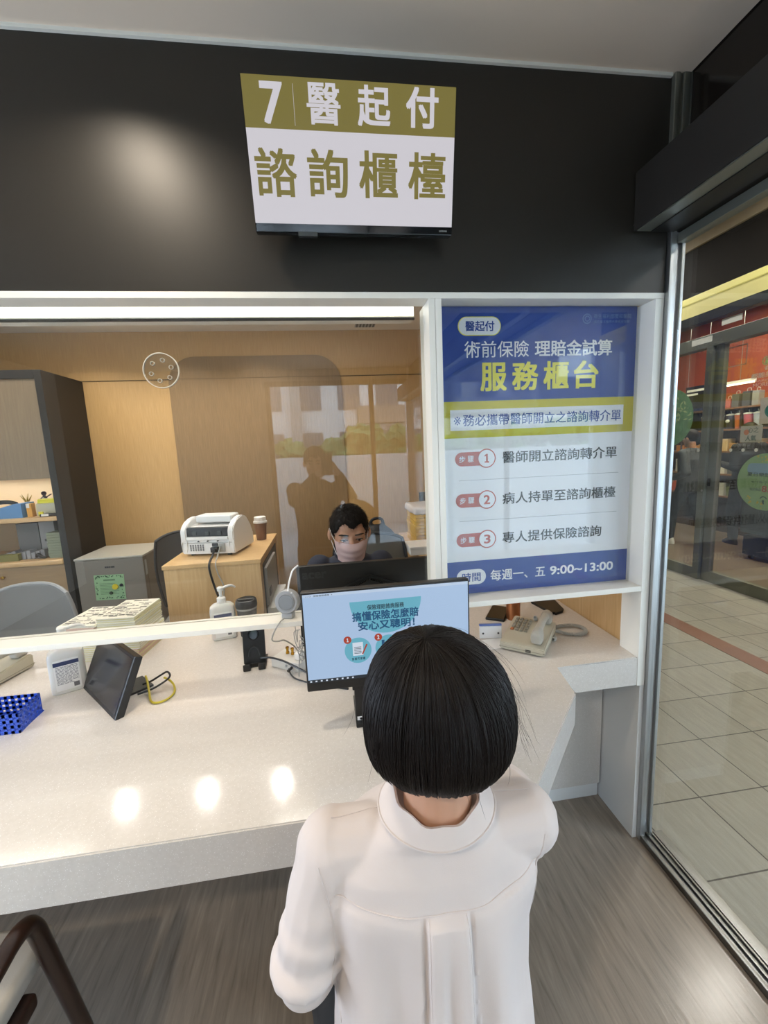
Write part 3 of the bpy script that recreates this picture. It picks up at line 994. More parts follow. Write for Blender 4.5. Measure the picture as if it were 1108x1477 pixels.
# ================================================================== objects on the counter, right of the screen
def telephone(loc, rz, label, group=None):
    t = thing('telephone', label, 'telephone', loc, rz)
    b = MB()
    b.prism([(-0.115, 0.004), (0.115, 0.004), (0.115, 0.052), (0.10, 0.058), (-0.10, 0.036), (-0.115, 0.030)], -0.083, 0.083, 'y')
    bmesh.ops.bevel(b.bm, geom=b.bm.edges[:], offset=0.004, segments=2, affect='EDGES')
    bd = b.build('base', M['beige_plastic'], t)
    MB().box(-0.116, 0.116, -0.0838, 0.0838, 0.014, 0.016).build('seam_line', mat('phone_seam', '#8c8778', 0.5), bd)
    MB().box(-0.1155, -0.113, -0.035, -0.015, 0.010, 0.020).build('socket', M['black_plastic'], t)
    sl = (0.058 - 0.036) / 0.2
    kk = mat('phone_key', '#8d897c', 0.5)
    ko = mat('phone_key_orange', '#a8643c', 0.5)
    for i in range(5):
        for j in range(4):
            x, y = 0.075 - i * 0.022, 0.062 - j * 0.018
            z = 0.047 + sl * x
            MB().box(x - 0.008, x + 0.008, y - 0.006, y + 0.006, z, z + 0.006, 0.0015).build('key', ko if (i == 4 and j == 0) else kk, t)
    h = MB()
    pth = []
    for i in range(15):
        u = -1 + 2 * i / 14
        pth.append((0.100 * u, -0.052, 0.083 + 0.012 * (1 - u * u) + 0.006 * u))
    h.tube(pth, [0.019 if abs(i - 7) > 4 else 0.015 for i in range(15)], 14)
    h.box(-0.112, -0.062, -0.073, -0.031, 0.044, 0.088, 0.010, seg=3)
    h.box(0.062, 0.112, -0.073, -0.031, 0.056, 0.100, 0.010, seg=3)
    hm = blob(h, 'handset', mat('phone_handset_grey', '#aaa79d', 0.4), t, voxel=0.003, it=6)
    return t


ph = telephone((0.7565, 1.5065, 0.757), math.atan2(0.177, 0.147), 'beige desk telephone with a coiled cord, right of the woman under the poster')
telephone((-1.315, 1.64, 0.757), math.radians(76), 'beige desk telephone at the left edge behind the blue basket')
pts = [Vector(p) for p in [(0.808, 1.553, 0.835), (0.835, 1.585, 0.80), (0.88, 1.582, 0.768), (0.94, 1.592, 0.767), (0.995, 1.588, 0.767), (1.022, 1.556, 0.767), (1.012, 1.518, 0.767), (0.97, 1.502, 0.767), (0.925, 1.520, 0.767), (0.895, 1.545, 0.769), (0.872, 1.53, 0.766), (0.862, 1.495, 0.764), (0.846, 1.478, 0.768)]]
fine = []
for i in range(len(pts) - 1):
    a, b, c, d = pts[max(i - 1, 0)], pts[i], pts[i + 1], pts[min(i + 2, len(pts) - 1)]
    for k in range(24):
        t_ = k / 24
        fine.append(0.5 * ((2 * b) + (c - a) * t_ + (2 * a - 5 * b + 4 * c - d) * t_ * t_ + (3 * b - a - 3 * c + d) * t_ ** 3))
coil = []
ang = 0
for i, p in enumerate(fine):
    d = (fine[min(i + 1, len(fine) - 1)] - fine[max(i - 1, 0)]).normalized()
    s = d.cross(Vector((0, 0, 1))).normalized()
    u = s.cross(d)
    for q in range(3):
        pp = p + d * 0.0006 * q
        coil.append(pp + 0.0062 * (math.cos(ang) * s + math.sin(ang) * u))
        ang += 0.75
ph_inv = (Matrix.Translation(ph.location) @ Matrix.Rotation(ph.rotation_euler.z, 4, 'Z')).inverted()
MB().tube([ph_inv @ p for p in coil], 0.0022, 6).build('cord', M['grey_plastic'], ph, label='coiled grey cord')

tu = thing('tumbler', 'copper coloured tumbler behind the right telephone', 'tumbler', (0.796, 1.735, 0.757))
MB().lathe([(0.0, 0), (0.029, 0), (0.031, 0.004), (0.031, 0.155), (0.029, 0.16), (0.0, 0.16)], seg=32).build('body', mat('copper', '#b9794f', 0.28, metal=0.85), tu)
MB().lathe([(0.0, 0.16), (0.03, 0.16), (0.031, 0.175), (0.0, 0.178)], seg=32).build('lid', M['black_plastic'], tu)

ce = thing('mobile_phone', 'black mobile phone lying beside the copper tumbler', 'phone', (0.748, 1.795, 0.757), math.radians(57))
MB().box(-0.082, 0.082, -0.042, 0.042, 0.0, 0.012, 0.004, seg=3).build('case', M['black_plastic'], ce)
MB().box(-0.078, 0.078, -0.038, 0.038, 0.0118, 0.0126).build('screen', M['black_gloss'], ce)
fo = MB()
fo.prism([(0.958, 1.900), (1.085, 1.912), (1.055, 1.748), (0.986, 1.718)], 0.757, 0.769)
bmesh.ops.bevel(fo.bm, geom=[e for e in fo.bm.edges if abs(e.verts[0].co.z - e.verts[1].co.z) > 0.005], offset=0.012, segments=3, affect='EDGES')
tag(fo.build('notebook', M['black_plastic']), 'black cover notebook by the wooden side wall under the poster', 'notebook')
bh = thing('badge_holder', 'white and blue badge holder standing left of the right telephone', 'badge holder', (0.6215, 1.570, 0.757), math.radians(-9))
MB().box(-0.045, 0.045, -0.004, 0.006, 0.0, 0.052, 0.002).build('card', M['white_plastic'], bh)
MB().box(-0.046, 0.046, -0.002, 0.010, 0.052, 0.060, 0.002).build('clip_bar', mat('badge_blue', '#5a6fa8', 0.4), bh)
for s_ in (-1, 1):
    MB().cyl((0.031 * s_, -0.006, 0.022), (0.031 * s_, -0.004, 0.022), 0.004, seg=14).build('screw', M['dark_grey'], bh)
tag(MB().box(0.575, 0.685, 1.475, 1.556, 0.757, 0.7585, M=None).build('paper_sheet', M['white_plastic']), 'white paper slip lying in front of the badge holder', 'paper')

# ================================================================== objects on the counter, left of the screen
sp = thing('intercom_speaker', 'round silver intercom speaker on the white sill left of the screens', 'speaker', (-0.162, 1.335, 1.018), rot=(math.radians(-8), 0, math.radians(-14)))
yM = Matrix.Translation((0, 0, 0.055)) @ Matrix.Rotation(PI / 2, 4, 'X')
M['silver'] = mat('silver_plastic', '#a9abad', 0.35, metal=0.4)
MB().lathe([(0, -0.017), (0.034, -0.017), (0.040, -0.010), (0.040, 0.010), (0.036, 0.016), (0.0, 0.016)], seg=40, M=yM).build('housing', M['silver'], sp)
MB().lathe([(0, 0.016), (0.0255, 0.016), (0.0245, 0.0185), (0.0, 0.0188)], seg=40, M=yM).build('grille', mat('perforated_grille', '#7d8082', 0.5, metal=0.5, bump=0.6, bscale=900), sp)
MB().lathe([(0.025, 0.016), (0.028, 0.016), (0.0275, 0.0185), (0.0255, 0.0185)], seg=40, M=yM, close=False).build('ring', M['silver'], sp)
MB().cyl((0.020, -0.0165, 0.086), (0.020, -0.0185, 0.086), 0.0025, seg=12).build('indicator', M['white_plastic'], sp)
MB().box(-0.018, 0.018, -0.012, 0.02, 0.0, 0.018, 0.003).build('foot', M['silver'], sp)
tag(MB().tube([(-0.155, 1.33, 1.11), (-0.152, 1.34, 1.13), (-0.146, 1.352, 1.15), (-0.138, 1.36, 1.17), (-0.12, 1.362, 1.185)], 0.0028, 8, smooth=6).build('cable', M['white_plastic']), 'short white cable rising from the top of the round speaker', 'cable')
tag(MB().tube([(-0.172, 1.312, 1.028), (-0.185, 1.296, 1.02), (-0.205, 1.293, 0.99), (-0.212, 1.295, 0.965), (-0.195, 1.30, 0.957), (-0.18, 1.31, 0.955), (-0.165, 1.34, 0.93), (-0.15, 1.38, 0.89), (-0.142, 1.40, 0.85), (-0.148, 1.41, 0.80), (-0.15, 1.415, 0.765)], 0.0022, 8, smooth=6).build('cable', M['grey_plastic']), 'grey speaker cable hanging over the sill edge down to the counter', 'cable')
rnd = random.Random(3)
cp = [Vector((-0.15, 1.40, 0.985))]
for i in range(26):
    cp.append(Vector((-0.138 + rnd.uniform(-.018, .022), 1.40 + rnd.uniform(-.02, .02), 0.90 + 0.06 * math.sin(i * 0.8) * (1 - i / 40) - i * 0.0018)))
tag(MB().tube([(-0.158, 1.40, 1.0)] + cp, 0.0016, 6, smooth=4).build('cable_bundle', M['grey_plastic']), 'tangled bundle of thin grey wire under the sill beside the screen', 'cable')
sb = thing('signal_box', 'white metal signal box with two brass connectors left of the screen', 'box', (-0.183, 1.520, 0.757), math.radians(-33))
M['box_white'] = mat('white_box_metal', '#c9c8c2', 0.45)
MB().box(-0.066, 0.066, -0.04, 0.04, 0.0, 0.036, 0.003).build('case', M['box_white'], sb)
M['brass'] = mat('brass', '#b98f35', 0.25, metal=1.0)
for x in (-0.028, -0.004):
    MB().lathe([(0, 0.036), (0.0068, 0.036), (0.0068, 0.042), (0.005, 0.043), (0.005, 0.056), (0.0066, 0.057), (0.0066, 0.062), (0, 0.062)], c=(x, 0.012, 0), seg=14).build('connector', M['brass'], sb)
MB().box(0.028, 0.05, -0.02, 0.02, 0.036, 0.062, 0.003).build('plug', M['white_plastic'], sb)
MB().cyl((0.030, -0.04, 0.016), (0.030, -0.062, 0.013), 0.0055, seg=12).build('jack', M['black_plastic'], sb)
MB().cyl((0.006, -0.04, 0.018), (0.006, -0.047, 0.018), 0.006, 0.004, seg=6).build('nut', M['steel'], sb)
s2 = MB().box(-0.055, 0.055, -0.03, 0.03, 0.0, 0.05, 0.004).build('adapter', M['white_plastic'])
s2.location = (-0.055, 1.50, 0.757)
s2.rotation_euler = (0, 0, math.radians(-20))
tag(s2, 'white plug adapter behind the left edge of the lit screen', 'adapter')
tag(MB().tube([(-0.19, 1.466, 0.772), (-0.182, 1.44, 0.765), (-0.165, 1.415, 0.7605), (-0.14, 1.395, 0.7595), (-0.10, 1.37, 0.7595), (-0.02, 1.34, 0.7595)], 0.0028, 8, smooth=6).build('cable', M['black_plastic']), 'thin black cable plugged into the front of the white signal box', 'cable')
tag(MB().tube([(-0.295, 1.515, 0.80), (-0.26, 1.50, 0.806), (-0.21, 1.46, 0.809), (-0.17, 1.425, 0.804), (-0.12, 1.39, 0.79), (-0.05, 1.34, 0.765), (0.02, 1.31, 0.7605)], 0.0036, 8, smooth=6).build('cable', M['black_plastic']), 'black cable running from the phone stand over the white signal box', 'cable')

st = thing('phone_stand', 'black phone stand with a round lens, behind the sill left of the signal box', 'stand', (-0.322, 1.536, 0.757), math.radians(4))
Mx = Matrix.Translation((0, 0.004, 0.012)) @ Matrix.Rotation(math.radians(-13), 4, 'X')
pn = MB()
pn.box(-0.041, 0.041, 0.0, 0.009, 0.0, 0.158, 0.003, M=Mx)
pn.build('back_plate', M['black_plastic'], st)
MB().box(-0.041, 0.041, -0.005, 0.085, 0.0, 0.006, 0.002).build('base', M['black_plastic'], st)
for s_ in (-1, 1):
    MB().box(s_ * 0.027 - 0.013, s_ * 0.027 + 0.013, -0.030, 0.008, 0.0, 0.012, 0.003).box(s_ * 0.027 - 0.013, s_ * 0.027 + 0.013, -0.031, -0.025, 0.0, 0.026, 0.003).build('hook', M['black_plastic'], st)
lm = Mx @ Matrix.Translation((0, 0, 0.108)) @ Matrix.Rotation(PI / 2, 4, 'X')
MB().lathe([(0, 0), (0.019, 0), (0.021, 0.003), (0.019, 0.007), (0.015, 0.008), (0.0, 0.006)], seg=32, M=lm).build('lens', M['black_gloss'], st)
ring = [(Mx @ Vector((0.02 * math.cos(a), -0.004, 0.028 + 0.035 * math.sin(a)))) for a in [PI * i / 14 for i in range(15)]]
MB().tube(ring, 0.0028, 8).build('cable_arch', M['dark_grey'], st)


def bottle(loc, rz, label, sc=1.0, nozrot=0.0):
    t = thing('sanitizer_bottle', label, 'bottle', loc, rz)
    M['hdpe'] = M.get('hdpe') or mat('milky_plastic', '#d9d7d2', 0.35, sss=0.15)
    b = MB()
    w, d = 0.0525, 0.031
    b.loft([(0, 0, 0.0, w * .93, d * .9), (0, 0, 0.004, w, d), (0, 0, 0.128, w, d), (0, 0, 0.143, w * .95, d * .95), (0, 0, 0.154, w * .72, d * .8), (0, 0, 0.160, 0.020, 0.018), (0, 0, 0.170, 0.0165, 0.0165)], seg=40, ex=4.5)
    b.build('body', M['hdpe'], t)
    MB().lathe([(0, 0.164), (0.0185, 0.164), (0.0185, 0.182), (0.013, 0.186), (0.007, 0.187), (0.007, 0.213), (0.013, 0.214), (0.014, 0.228), (0.009, 0.232), (0, 0.232)], seg=24).build('pump', M['white_plastic'], t)
    R_ = Matrix.Rotation(nozrot, 4, 'Z')
    MB().tube([R_ @ Vector(p) for p in [(0.0, 0, 0.222), (0.03, 0, 0.226), (0.052, 0, 0.224), (0.068, 0, 0.212)]], [0.0065, 0.006, 0.0055, 0.004], 10, smooth=4).build('nozzle', M['white_plastic'], t)
    lb = MB().box(-0.036, 0.036, -0.0322, -0.0305, 0.014, 0.124).build('paper_label', M['white_plastic'], t, smooth=False)
    MB().box(-0.036, 0.036, -0.0326, -0.0322, 0.104, 0.118).build('navy_strip', mat('label_navy', '#27345c', 0.5), lb, smooth=False)
    MB().box(0.014, 0.030, -0.0326, -0.0322, 0.020, 0.036).build('barcode_patch', mat('label_grey', '#6d6d70', 0.6), lb, smooth=False)
    ln = MB()
    rr = random.Random(5)
    for i in range(14):
        z = 0.098 - i * 0.0047
        x0 = -0.031
        while x0 < (0.030 if i < 12 else 0.008):
            wd = rr.uniform(0.004, 0.014)
            ln.box(x0, min(x0 + wd, 0.031), -0.0325, -0.0322, z, z + 0.0022)
            x0 += wd + 0.0018
    ln.build('text_lines', mat('label_text', '#7b7b80', 0.6), lb, smooth=False)
    return t


bottle((-0.958, 1.520, 0.757), math.radians(27), 'white pump sanitizer bottle at the left, beside the tilted dark display', nozrot=math.radians(5))
bottle((-0.502, 1.838, 0.757), math.radians(14), 'white pump sanitizer bottle beside the black travel cup, in front of the maple cabinet', nozrot=math.radians(25))
tc_ = thing('travel_cup', 'black travel cup with a lid and silver ring, beside the right sanitizer bottle', 'cup', (-0.398, 1.836, 0.757))
MB().lathe([(0, 0), (0.033, 0), (0.035, 0.003), (0.043, 0.128), (0.0, 0.128)], seg=36).build('body', mat('charcoal_cup', '#2e2d2c', 0.5), tc_)
MB().lathe([(0.0, 0.126), (0.0445, 0.126), (0.0445, 0.134), (0.0, 0.134)], seg=36).build('ring', M['steel'], tc_)
MB().lathe([(0.0, 0.134), (0.0455, 0.134), (0.047, 0.142), (0.0455, 0.158), (0.043, 0.166), (0.038, 0.168), (0.035, 0.160), (0.0, 0.158)], seg=36).build('lid', M['black_plastic'], tc_)
MB().box(-0.036, 0.036, -0.010, 0.010, 0.158, 0.170, 0.004).build('lid_bridge', M['black_plastic'], tc_)

# tilted display at the left
dp = thing('display_tablet', 'black tilted display tablet on the counter with its dark screen facing left', 'display', (-0.812, 1.4015, 0.757), math.radians(-47.1))
Mt = Matrix.Rotation(math.radians(-24), 4, 'X')
MB().box(-0.160, 0.160, 0.0, 0.026, 0.0, 0.196, 0.004, M=Mt).build('case', M['black_plastic'], dp)
MB().box(-0.150, 0.150, -0.0008, 0.001, 0.014, 0.186, M=Mt).build('screen', mat('dark_screen_glass', '#2b2c30', 0.16), dp, smooth=False)
MB().box(-0.05, 0.05, 0.02, 0.16, 0.0, 0.008, 0.002).box(-0.03, 0.03, 0.085, 0.10, 0.004, 0.075).build('easel_foot', M['black_plastic'], dp)
tag(MB().tube([(-0.682, 1.47, 0.80), (-0.67, 1.45, 0.79), (-0.65, 1.41, 0.77), (-0.63, 1.37, 0.7615), (-0.605, 1.355, 0.7615), (-0.578, 1.372, 0.7615), (-0.57, 1.41, 0.7615), (-0.585, 1.45, 0.765), (-0.605, 1.47, 0.775), (-0.625, 1.475, 0.785)], 0.0035, 8, smooth=6).build('cable', mat('yellow_cable', '#b9a92c', 0.4)), 'yellow network cable looped behind the tilted display', 'cable')
tag(MB().tube([(-0.69, 1.46, 0.775), (-0.66, 1.46, 0.785), (-0.63, 1.465, 0.80), (-0.612, 1.475, 0.805), (-0.600, 1.465, 0.795), (-0.61, 1.45, 0.785), (-0.65, 1.43, 0.77), (-0.69, 1.415, 0.765)], 0.0035, 8, smooth=6).build('cable', M['black_plastic']), 'black power cable curled behind the tilted display', 'cable')

# blue perforated basket
bk = MB()


def lattice(b, P0, ex_, nx, h, z0=0.757, n=3):
    """upright lattice wall from P0 along ex_, nx meshes long"""
    P0, ex_ = Vector((*P0, 0)), Vector((*ex_, 0))
    L_ = ex_.length
    d = ex_ / L_
    s = Vector((-d.y, d.x, 0)) * 0.0015

    def bar(u0, u1, a, b_):
        A, B = P0 + d * u0, P0 + d * u1
        b.prism([(A - s)[:2], (B - s)[:2], (B + s)[:2], (A + s)[:2]], z0 + a, z0 + b_)
    cell = h / (n + 0.55)
    for j in range(n + 1):
        z = j * (h - cell * 0.55) / n
        bar(0, L_, z, z + cell * 0.55)
    for i in range(nx + 1):
        u = i * L_ / nx
        bar(max(0, u - cell * 0.28), min(L_, u + cell * 0.28), 0, h)


lattice(bk, (-1.26, 1.282), (0.296, 0.0), 15, 0.062)
lattice(bk, (-0.965, 1.282), (-0.009, 0.112), 6, 0.062)
lattice(bk, (-0.975, 1.394), (-0.296, 0.0), 15, 0.062)
lattice(bk, (-1.27, 1.394), (0.01, -0.112), 6, 0.062)
bk.box(-1.265, -0.968, 1.283, 1.393, 0.757, 0.760)
tag(bk.build('basket', mat('blue_plastic', '#3558c4', 0.35), smooth=False), 'blue perforated plastic basket at the left edge of the counter', 'basket')

# piles of forms
M['paper'] = mat('form_paper', '#ddd9cb', 0.8, var=0.05, vscale=40)
M['paper_y'] = mat('yellow_form_paper', '#d3cb9c', 0.8, var=0.08, vscale=40)
M['paper_p'] = mat('pink_form_paper', '#d2b3a2', 0.8, var=0.08, vscale=40)
M['ink'] = mat('print_ink', '#3c3a38', 0.8)
rnd = random.Random(11)


def bundle(loc, rz, h, label, top=False, cols=('paper', 'paper_y'), w2=0.074, d2_=0.108):
    t = thing('form_bundle', label, 'papers', loc, rz, group='bundles of printed forms')
    n = max(3, int(h / 0.0045))
    z = 0
    for i in range(n):
        c = cols[(i * 7 + int(h * 1000)) % len(cols)]
        dx, dy = rnd.uniform(-.003, .003), rnd.uniform(-.003, .003)
        MB().box(-w2 + dx, w2 + dx, -d2_ + dy, d2_ + dy, z, z + h / n - 0.0003).build('sheaf', M['paper'] if (top and i == n - 1) else M[c], t, smooth=False)
        z += h / n
    if top:
        b = MB()
        for r in range(12):
            y = d2_ - 0.012 - r * 0.0165
            x = -w2 + 0.008
            while x < w2 - 0.014:
                w = rnd.uniform(0.006, 0.035)
                if rnd.random() < 0.72:
                    b.box(x, min(x + w, w2 - 0.008), y - (0.009 if r % 5 == 0 else 0.004), y, z - 0.0006, z + 0.0004)
                x += w + 0.004
        b.build('printing', M['ink'], t, smooth=False)
    return t


za = 0.757
for i, (h, rz, dx, nm) in enumerate([(0.05, -12, 0.004, 'lowest bundle of yellowish forms in the left pile behind the display'), (0.05, -12, -0.006, 'second bundle from the bottom of the left pile of forms'), (0.052, -13, 0.0, 'pink edged top bundle of the left pile of forms, printed sheet uppermost')]):
    bundle((-1.022 + dx, 1.835, za), math.radians(rz + 6), h, nm, top=(i == 2), cols=('paper_y', 'paper') if i == 0 else (('paper', 'paper_y') if i == 1 else ('paper_p', 'paper', 'paper_p')))
    za += h
zb = 0.757
for i, (h, rz, dx, nm) in enumerate([(0.045, -22, 0.004, 'orange brown lowest bundle of the right pile of forms'), (0.042, -20, 0.008, 'second bundle from the bottom of the right pile of forms'), (0.042, -22, 0.0, 'third bundle of the right pile of forms, cream edged'), (0.050, -21, 0.002, 'topmost bundle of the right pile of forms, sketches printed on top')]):
    bundle((-0.868 + dx, 1.812, zb), math.radians(rz + 16), h, nm, top=(i == 3), cols=('paper_p', 'paper_y') if i == 0 else ('paper', 'paper_y'))
    zb += h

# ================================================================== office furniture
cab = thing('maple_cabinet', 'maple cabinet behind the counter carrying the white banknote counter', 'cabinet', (-0.598, 2.445, 0))
MB().box(-0.230, 0.228, -0.345, 0.325, 0.0, 1.015).build('body', M['maple'], cab, smooth=False)
MB().box(-0.236, 0.234, -0.35, 0.33, 1.015, 1.035, 0.002).build('top_board', M['maple_flat'], cab)
MB().box(0.228, 0.232, -0.28, 0.24, 0.50, 0.99).build('side_recess', M['dark_grey'], cab, smooth=False)
pr_ = MB().box(0.228, 0.246, -0.262, 0.10, 0.76, 0.965, 0.004).build('side_door', M['grey_plastic'], cab, label='pale grey door in the side')
MB().box(0.246, 0.249, -0.23, -0.16, 0.80, 0.84).build('finger_pull', M['dark_grey'], pr_)
MB().box(0.228, 0.29, -0.262, 0.14, 0.62, 0.745, 0.004).build('side_drawer', M['grey_white'], cab, label='pale grey drawer standing out')

bc = thing('banknote_counter', 'white banknote counting machine on the maple cabinet, back towards the counter', 'machine', (-0.6245, 2.374, 1.035), math.radians(-11.7))
prof = [(-0.128, 0.012), (-0.128, 0.075), (-0.134, 0.085), (-0.134, 0.135), (-0.118, 0.158), (-0.085, 0.175), (-0.055, 0.190), (0.0, 0.196), (0.05, 0.182), (0.10, 0.13), (0.128, 0.075), (0.128, 0.012)]
core = MB().prism([(p[0], p[1]) for p in [(-0.126, 0.012), (-0.126, 0.098), (-0.09, 0.098), (-0.09, 0.15), (0.0, 0.16), (0.05, 0.15), (0.10, 0.11), (0.124, 0.06), (0.124, 0.012)]], -0.118, 0.118, 'x')
core.build('chassis', M['white_plastic'], bc)
for s_ in (-1, 1):
    w = MB().prism(prof, s_ * 0.144, s_ * 0.112, 'x')
    bmesh.ops.bevel(w.bm, geom=w.bm.edges[:], offset=0.005, segments=2, affect='EDGES')
    w.build('side_cheek', M['white_plastic'], bc)
MB().box(-0.112, 0.112, -0.124, -0.075, 0.096, 0.150).build('hopper', M['black_plastic'], bc)
MB().box(-0.112, 0.112, -0.135, -0.122, 0.088, 0.104, 0.002).build('hopper_lip', M['white_plastic'], bc)
MB().cyl((-0.105, -0.108, 0.140), (0.105, -0.108, 0.140), 0.005, seg=12).build('roller', M['steel'], bc)
for x in (-0.07, 0.0, 0.065):
    MB().box(x - 0.012, x + 0.012, -0.128, -0.105, 0.112, 0.132, 0.002).build('feed_wheel', M['steel_dark'], bc)
MB().box(-0.095, 0.105, -0.055, 0.05, 0.165, 0.205, 0.010, seg=3).build('top_lid', M['white_plastic'], bc)
v_ = MB()
for i in range(6):
    for j in range(6):
        v_.box(-0.100 + i * 0.0135, -0.093 + i * 0.0135, -0.1285, -0.1265, 0.028 + j * 0.006, 0.0315 + j * 0.006)
v_.build('vent_slots', M['dark_grey'], bc, smooth=False)
MB().box(-0.128, 0.13, -0.130, -0.125, 0.070, 0.0725).build('seam_line', M['grey_plastic'], bc)
for x in (-0.05, 0.0, 0.055):
    MB().cyl((x, -0.1345, 0.080), (x, -0.1255, 0.080), 0.0035, seg=12).build('screw_hole', M['black_plastic'], bc)
MB().box(0.022, 0.052, -0.131, -0.126, 0.052, 0.068).build('switch', M['black_plastic'], bc)
MB().box(0.02, 0.058, -0.152, -0.126, 0.022, 0.050, 0.003).build('power_plug', M['black_plastic'], bc)
MB().box(0.060, 0.09, -0.131, -0.126, 0.022, 0.066).build('socket_plate', M['grey_plastic'], bc)
for x in (-0.1, 0.1):
    for y in (-0.1, 0.1):
        MB().cyl((x, y, 0), (x, y, 0.014), 0.012, seg=14).build('foot', M['black_plastic'], bc)
tag(MB().tube([(-0.612, 2.213, 1.072), (-0.612, 2.17, 1.055), (-0.610, 2.09, 1.03), (-0.606, 2.083, 0.98), (-0.59, 2.083, 0.9), (-0.573, 2.083, 0.83), (-0.568, 2.083, 0.74), (-0.56, 2.083, 0.60)], 0.0055, 8, smooth=6).build('cable', M['black_plastic']), 'black power cable hanging from the banknote counter down the cabinet front', 'cable')
tag(MB().tube([(-0.585, 2.225, 1.09), (-0.582, 2.16, 1.06), (-0.580, 2.090, 1.03), (-0.572, 2.085, 0.98), (-0.552, 2.085, 0.92), (-0.556, 2.085, 0.86), (-0.57, 2.086, 0.80)], 0.0028, 8, smooth=6).build('cable', M['grey_plastic']), 'thin grey cable beside the black one on the cabinet front', 'cable')
cu = thing('paper_cup', 'white lidded coffee cup behind the banknote counter', 'cup', (-0.435, 2.60, 1.035))
MB().lathe([(0, 0), (0.028, 0), (0.038, 0.105), (0, 0.105)], seg=28).build('cup', mat('brown_cup_sleeve', '#7b5a45', 0.6), cu)
MB().lathe([(0, 0.105), (0.0415, 0.105), (0.0415, 0.115), (0.036, 0.118), (0.035, 0.14), (0.031, 0.143), (0, 0.143)], seg=28).build('lid', M['white_plastic'], cu)

fr = thing('small_fridge', 'grey small fridge with a green notice on its door', 'fridge', (-1.445, 3.05, 0))
M['fridge'] = mat('grey_enamel', '#7b756b', 0.45, metal=0.1)
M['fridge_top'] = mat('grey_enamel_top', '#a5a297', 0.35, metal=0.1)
MB().box(-0.205, 0.205, -0.15, 0.20, 0.02, 0.925, 0.004).build('body', M['fridge'], fr)
dd = MB().box(-0.207, 0.207, -0.205, -0.155, 0.03, 0.925, 0.006).build('door', M['fridge'], fr)
MB().box(0.2065, 0.2095, -0.19, -0.165, 0.80, 0.90).build('handle_recess', M['grey_plastic'], dd)
MB().box(-0.21, 0.21, -0.207, 0.20, 0.925, 0.940, 0.004).build('top_plate', M['fridge_top'], fr)
MB().box(-0.030, -0.021, -0.206, -0.204, 0.868, 0.879).box(-0.019, -0.008, -0.206, -0.204, 0.868, 0.879).box(-0.006, 0.003, -0.206, -0.204, 0.868, 0.879).box(0.006, 0.028, -0.206, -0.204, 0.868, 0.879).build('maker_mark', M['dark_grey'], dd, smooth=False)
for x in (-0.16, 0.16):
    for y in (-0.12, 0.15):
        MB().cyl((x, y, 0), (x, y, 0.022), 0.02, seg=12).build('foot', M['black_plastic'], fr)
no = thing('notice', 'pale green notice with a leafy border on the fridge door', 'notice', (-1.463, 2.844, 0.655), rot=(0, math.radians(1.5), 0))
MB().box(-0.091, 0.091, -0.0006, 0, 0.0, 0.168).build('sheet', mat('green_paper', '#8fb48c', 0.8), no, smooth=False)
b = MB()
rr = random.Random(2)
for i in range(70):
    s_ = rr.random()
    x, z = rr.choice([(rr.uniform(-.08, .08), rr.uniform(.15, .162)), (rr.uniform(-.08, .08), rr.uniform(.006, .018)), (rr.uniform(-.084, -.072), rr.uniform(.01, .16)), (rr.uniform(.072, .084), rr.uniform(.01, .16))])
    b.prism([(x + 0.004 * rr.uniform(.5, 1.4) * math.cos(2 * PI * k / 5 + i), z + 0.004 * rr.uniform(.5, 1.4) * math.sin(2 * PI * k / 5 + i)) for k in range(5)], -0.001, -0.0006, 'y')
b.build('leafy_border', mat('dark_green_print', '#33503a', 0.8), no, smooth=False)
b = MB()
b.box(-0.035, 0.035, -0.001, -0.0006, 0.128, 0.138)
for i in range(8):
    b.box(-0.06, 0.055 - 0.03 * rr.random(), -0.001, -0.0006, 0.108 - i * 0.010, 0.111 - i * 0.010)
b.build('text_lines', mat('grey_green_print', '#5d7d5f', 0.8), no, smooth=False)
for (x, z, r, c, nm) in ((0.035, 0.085, 0.019, '#c9b82c', 'round yellow magnet on the green notice'), (0.073, 0.094, 0.010, '#1a1d2c', 'small black magnet right of the yellow one'), (0.005, 0.045, 0.010, '#20301f', 'small dark magnet low on the green notice')):
    o_ = MB().cyl((-1.463 + x, 2.8434, 0.655 + z), (-1.463 + x, 2.836, 0.655 + z), r, r * 0.9, seg=24).build('magnet', mat('magnet_colour', c, 0.4))
    tag(o_, nm, 'magnet')


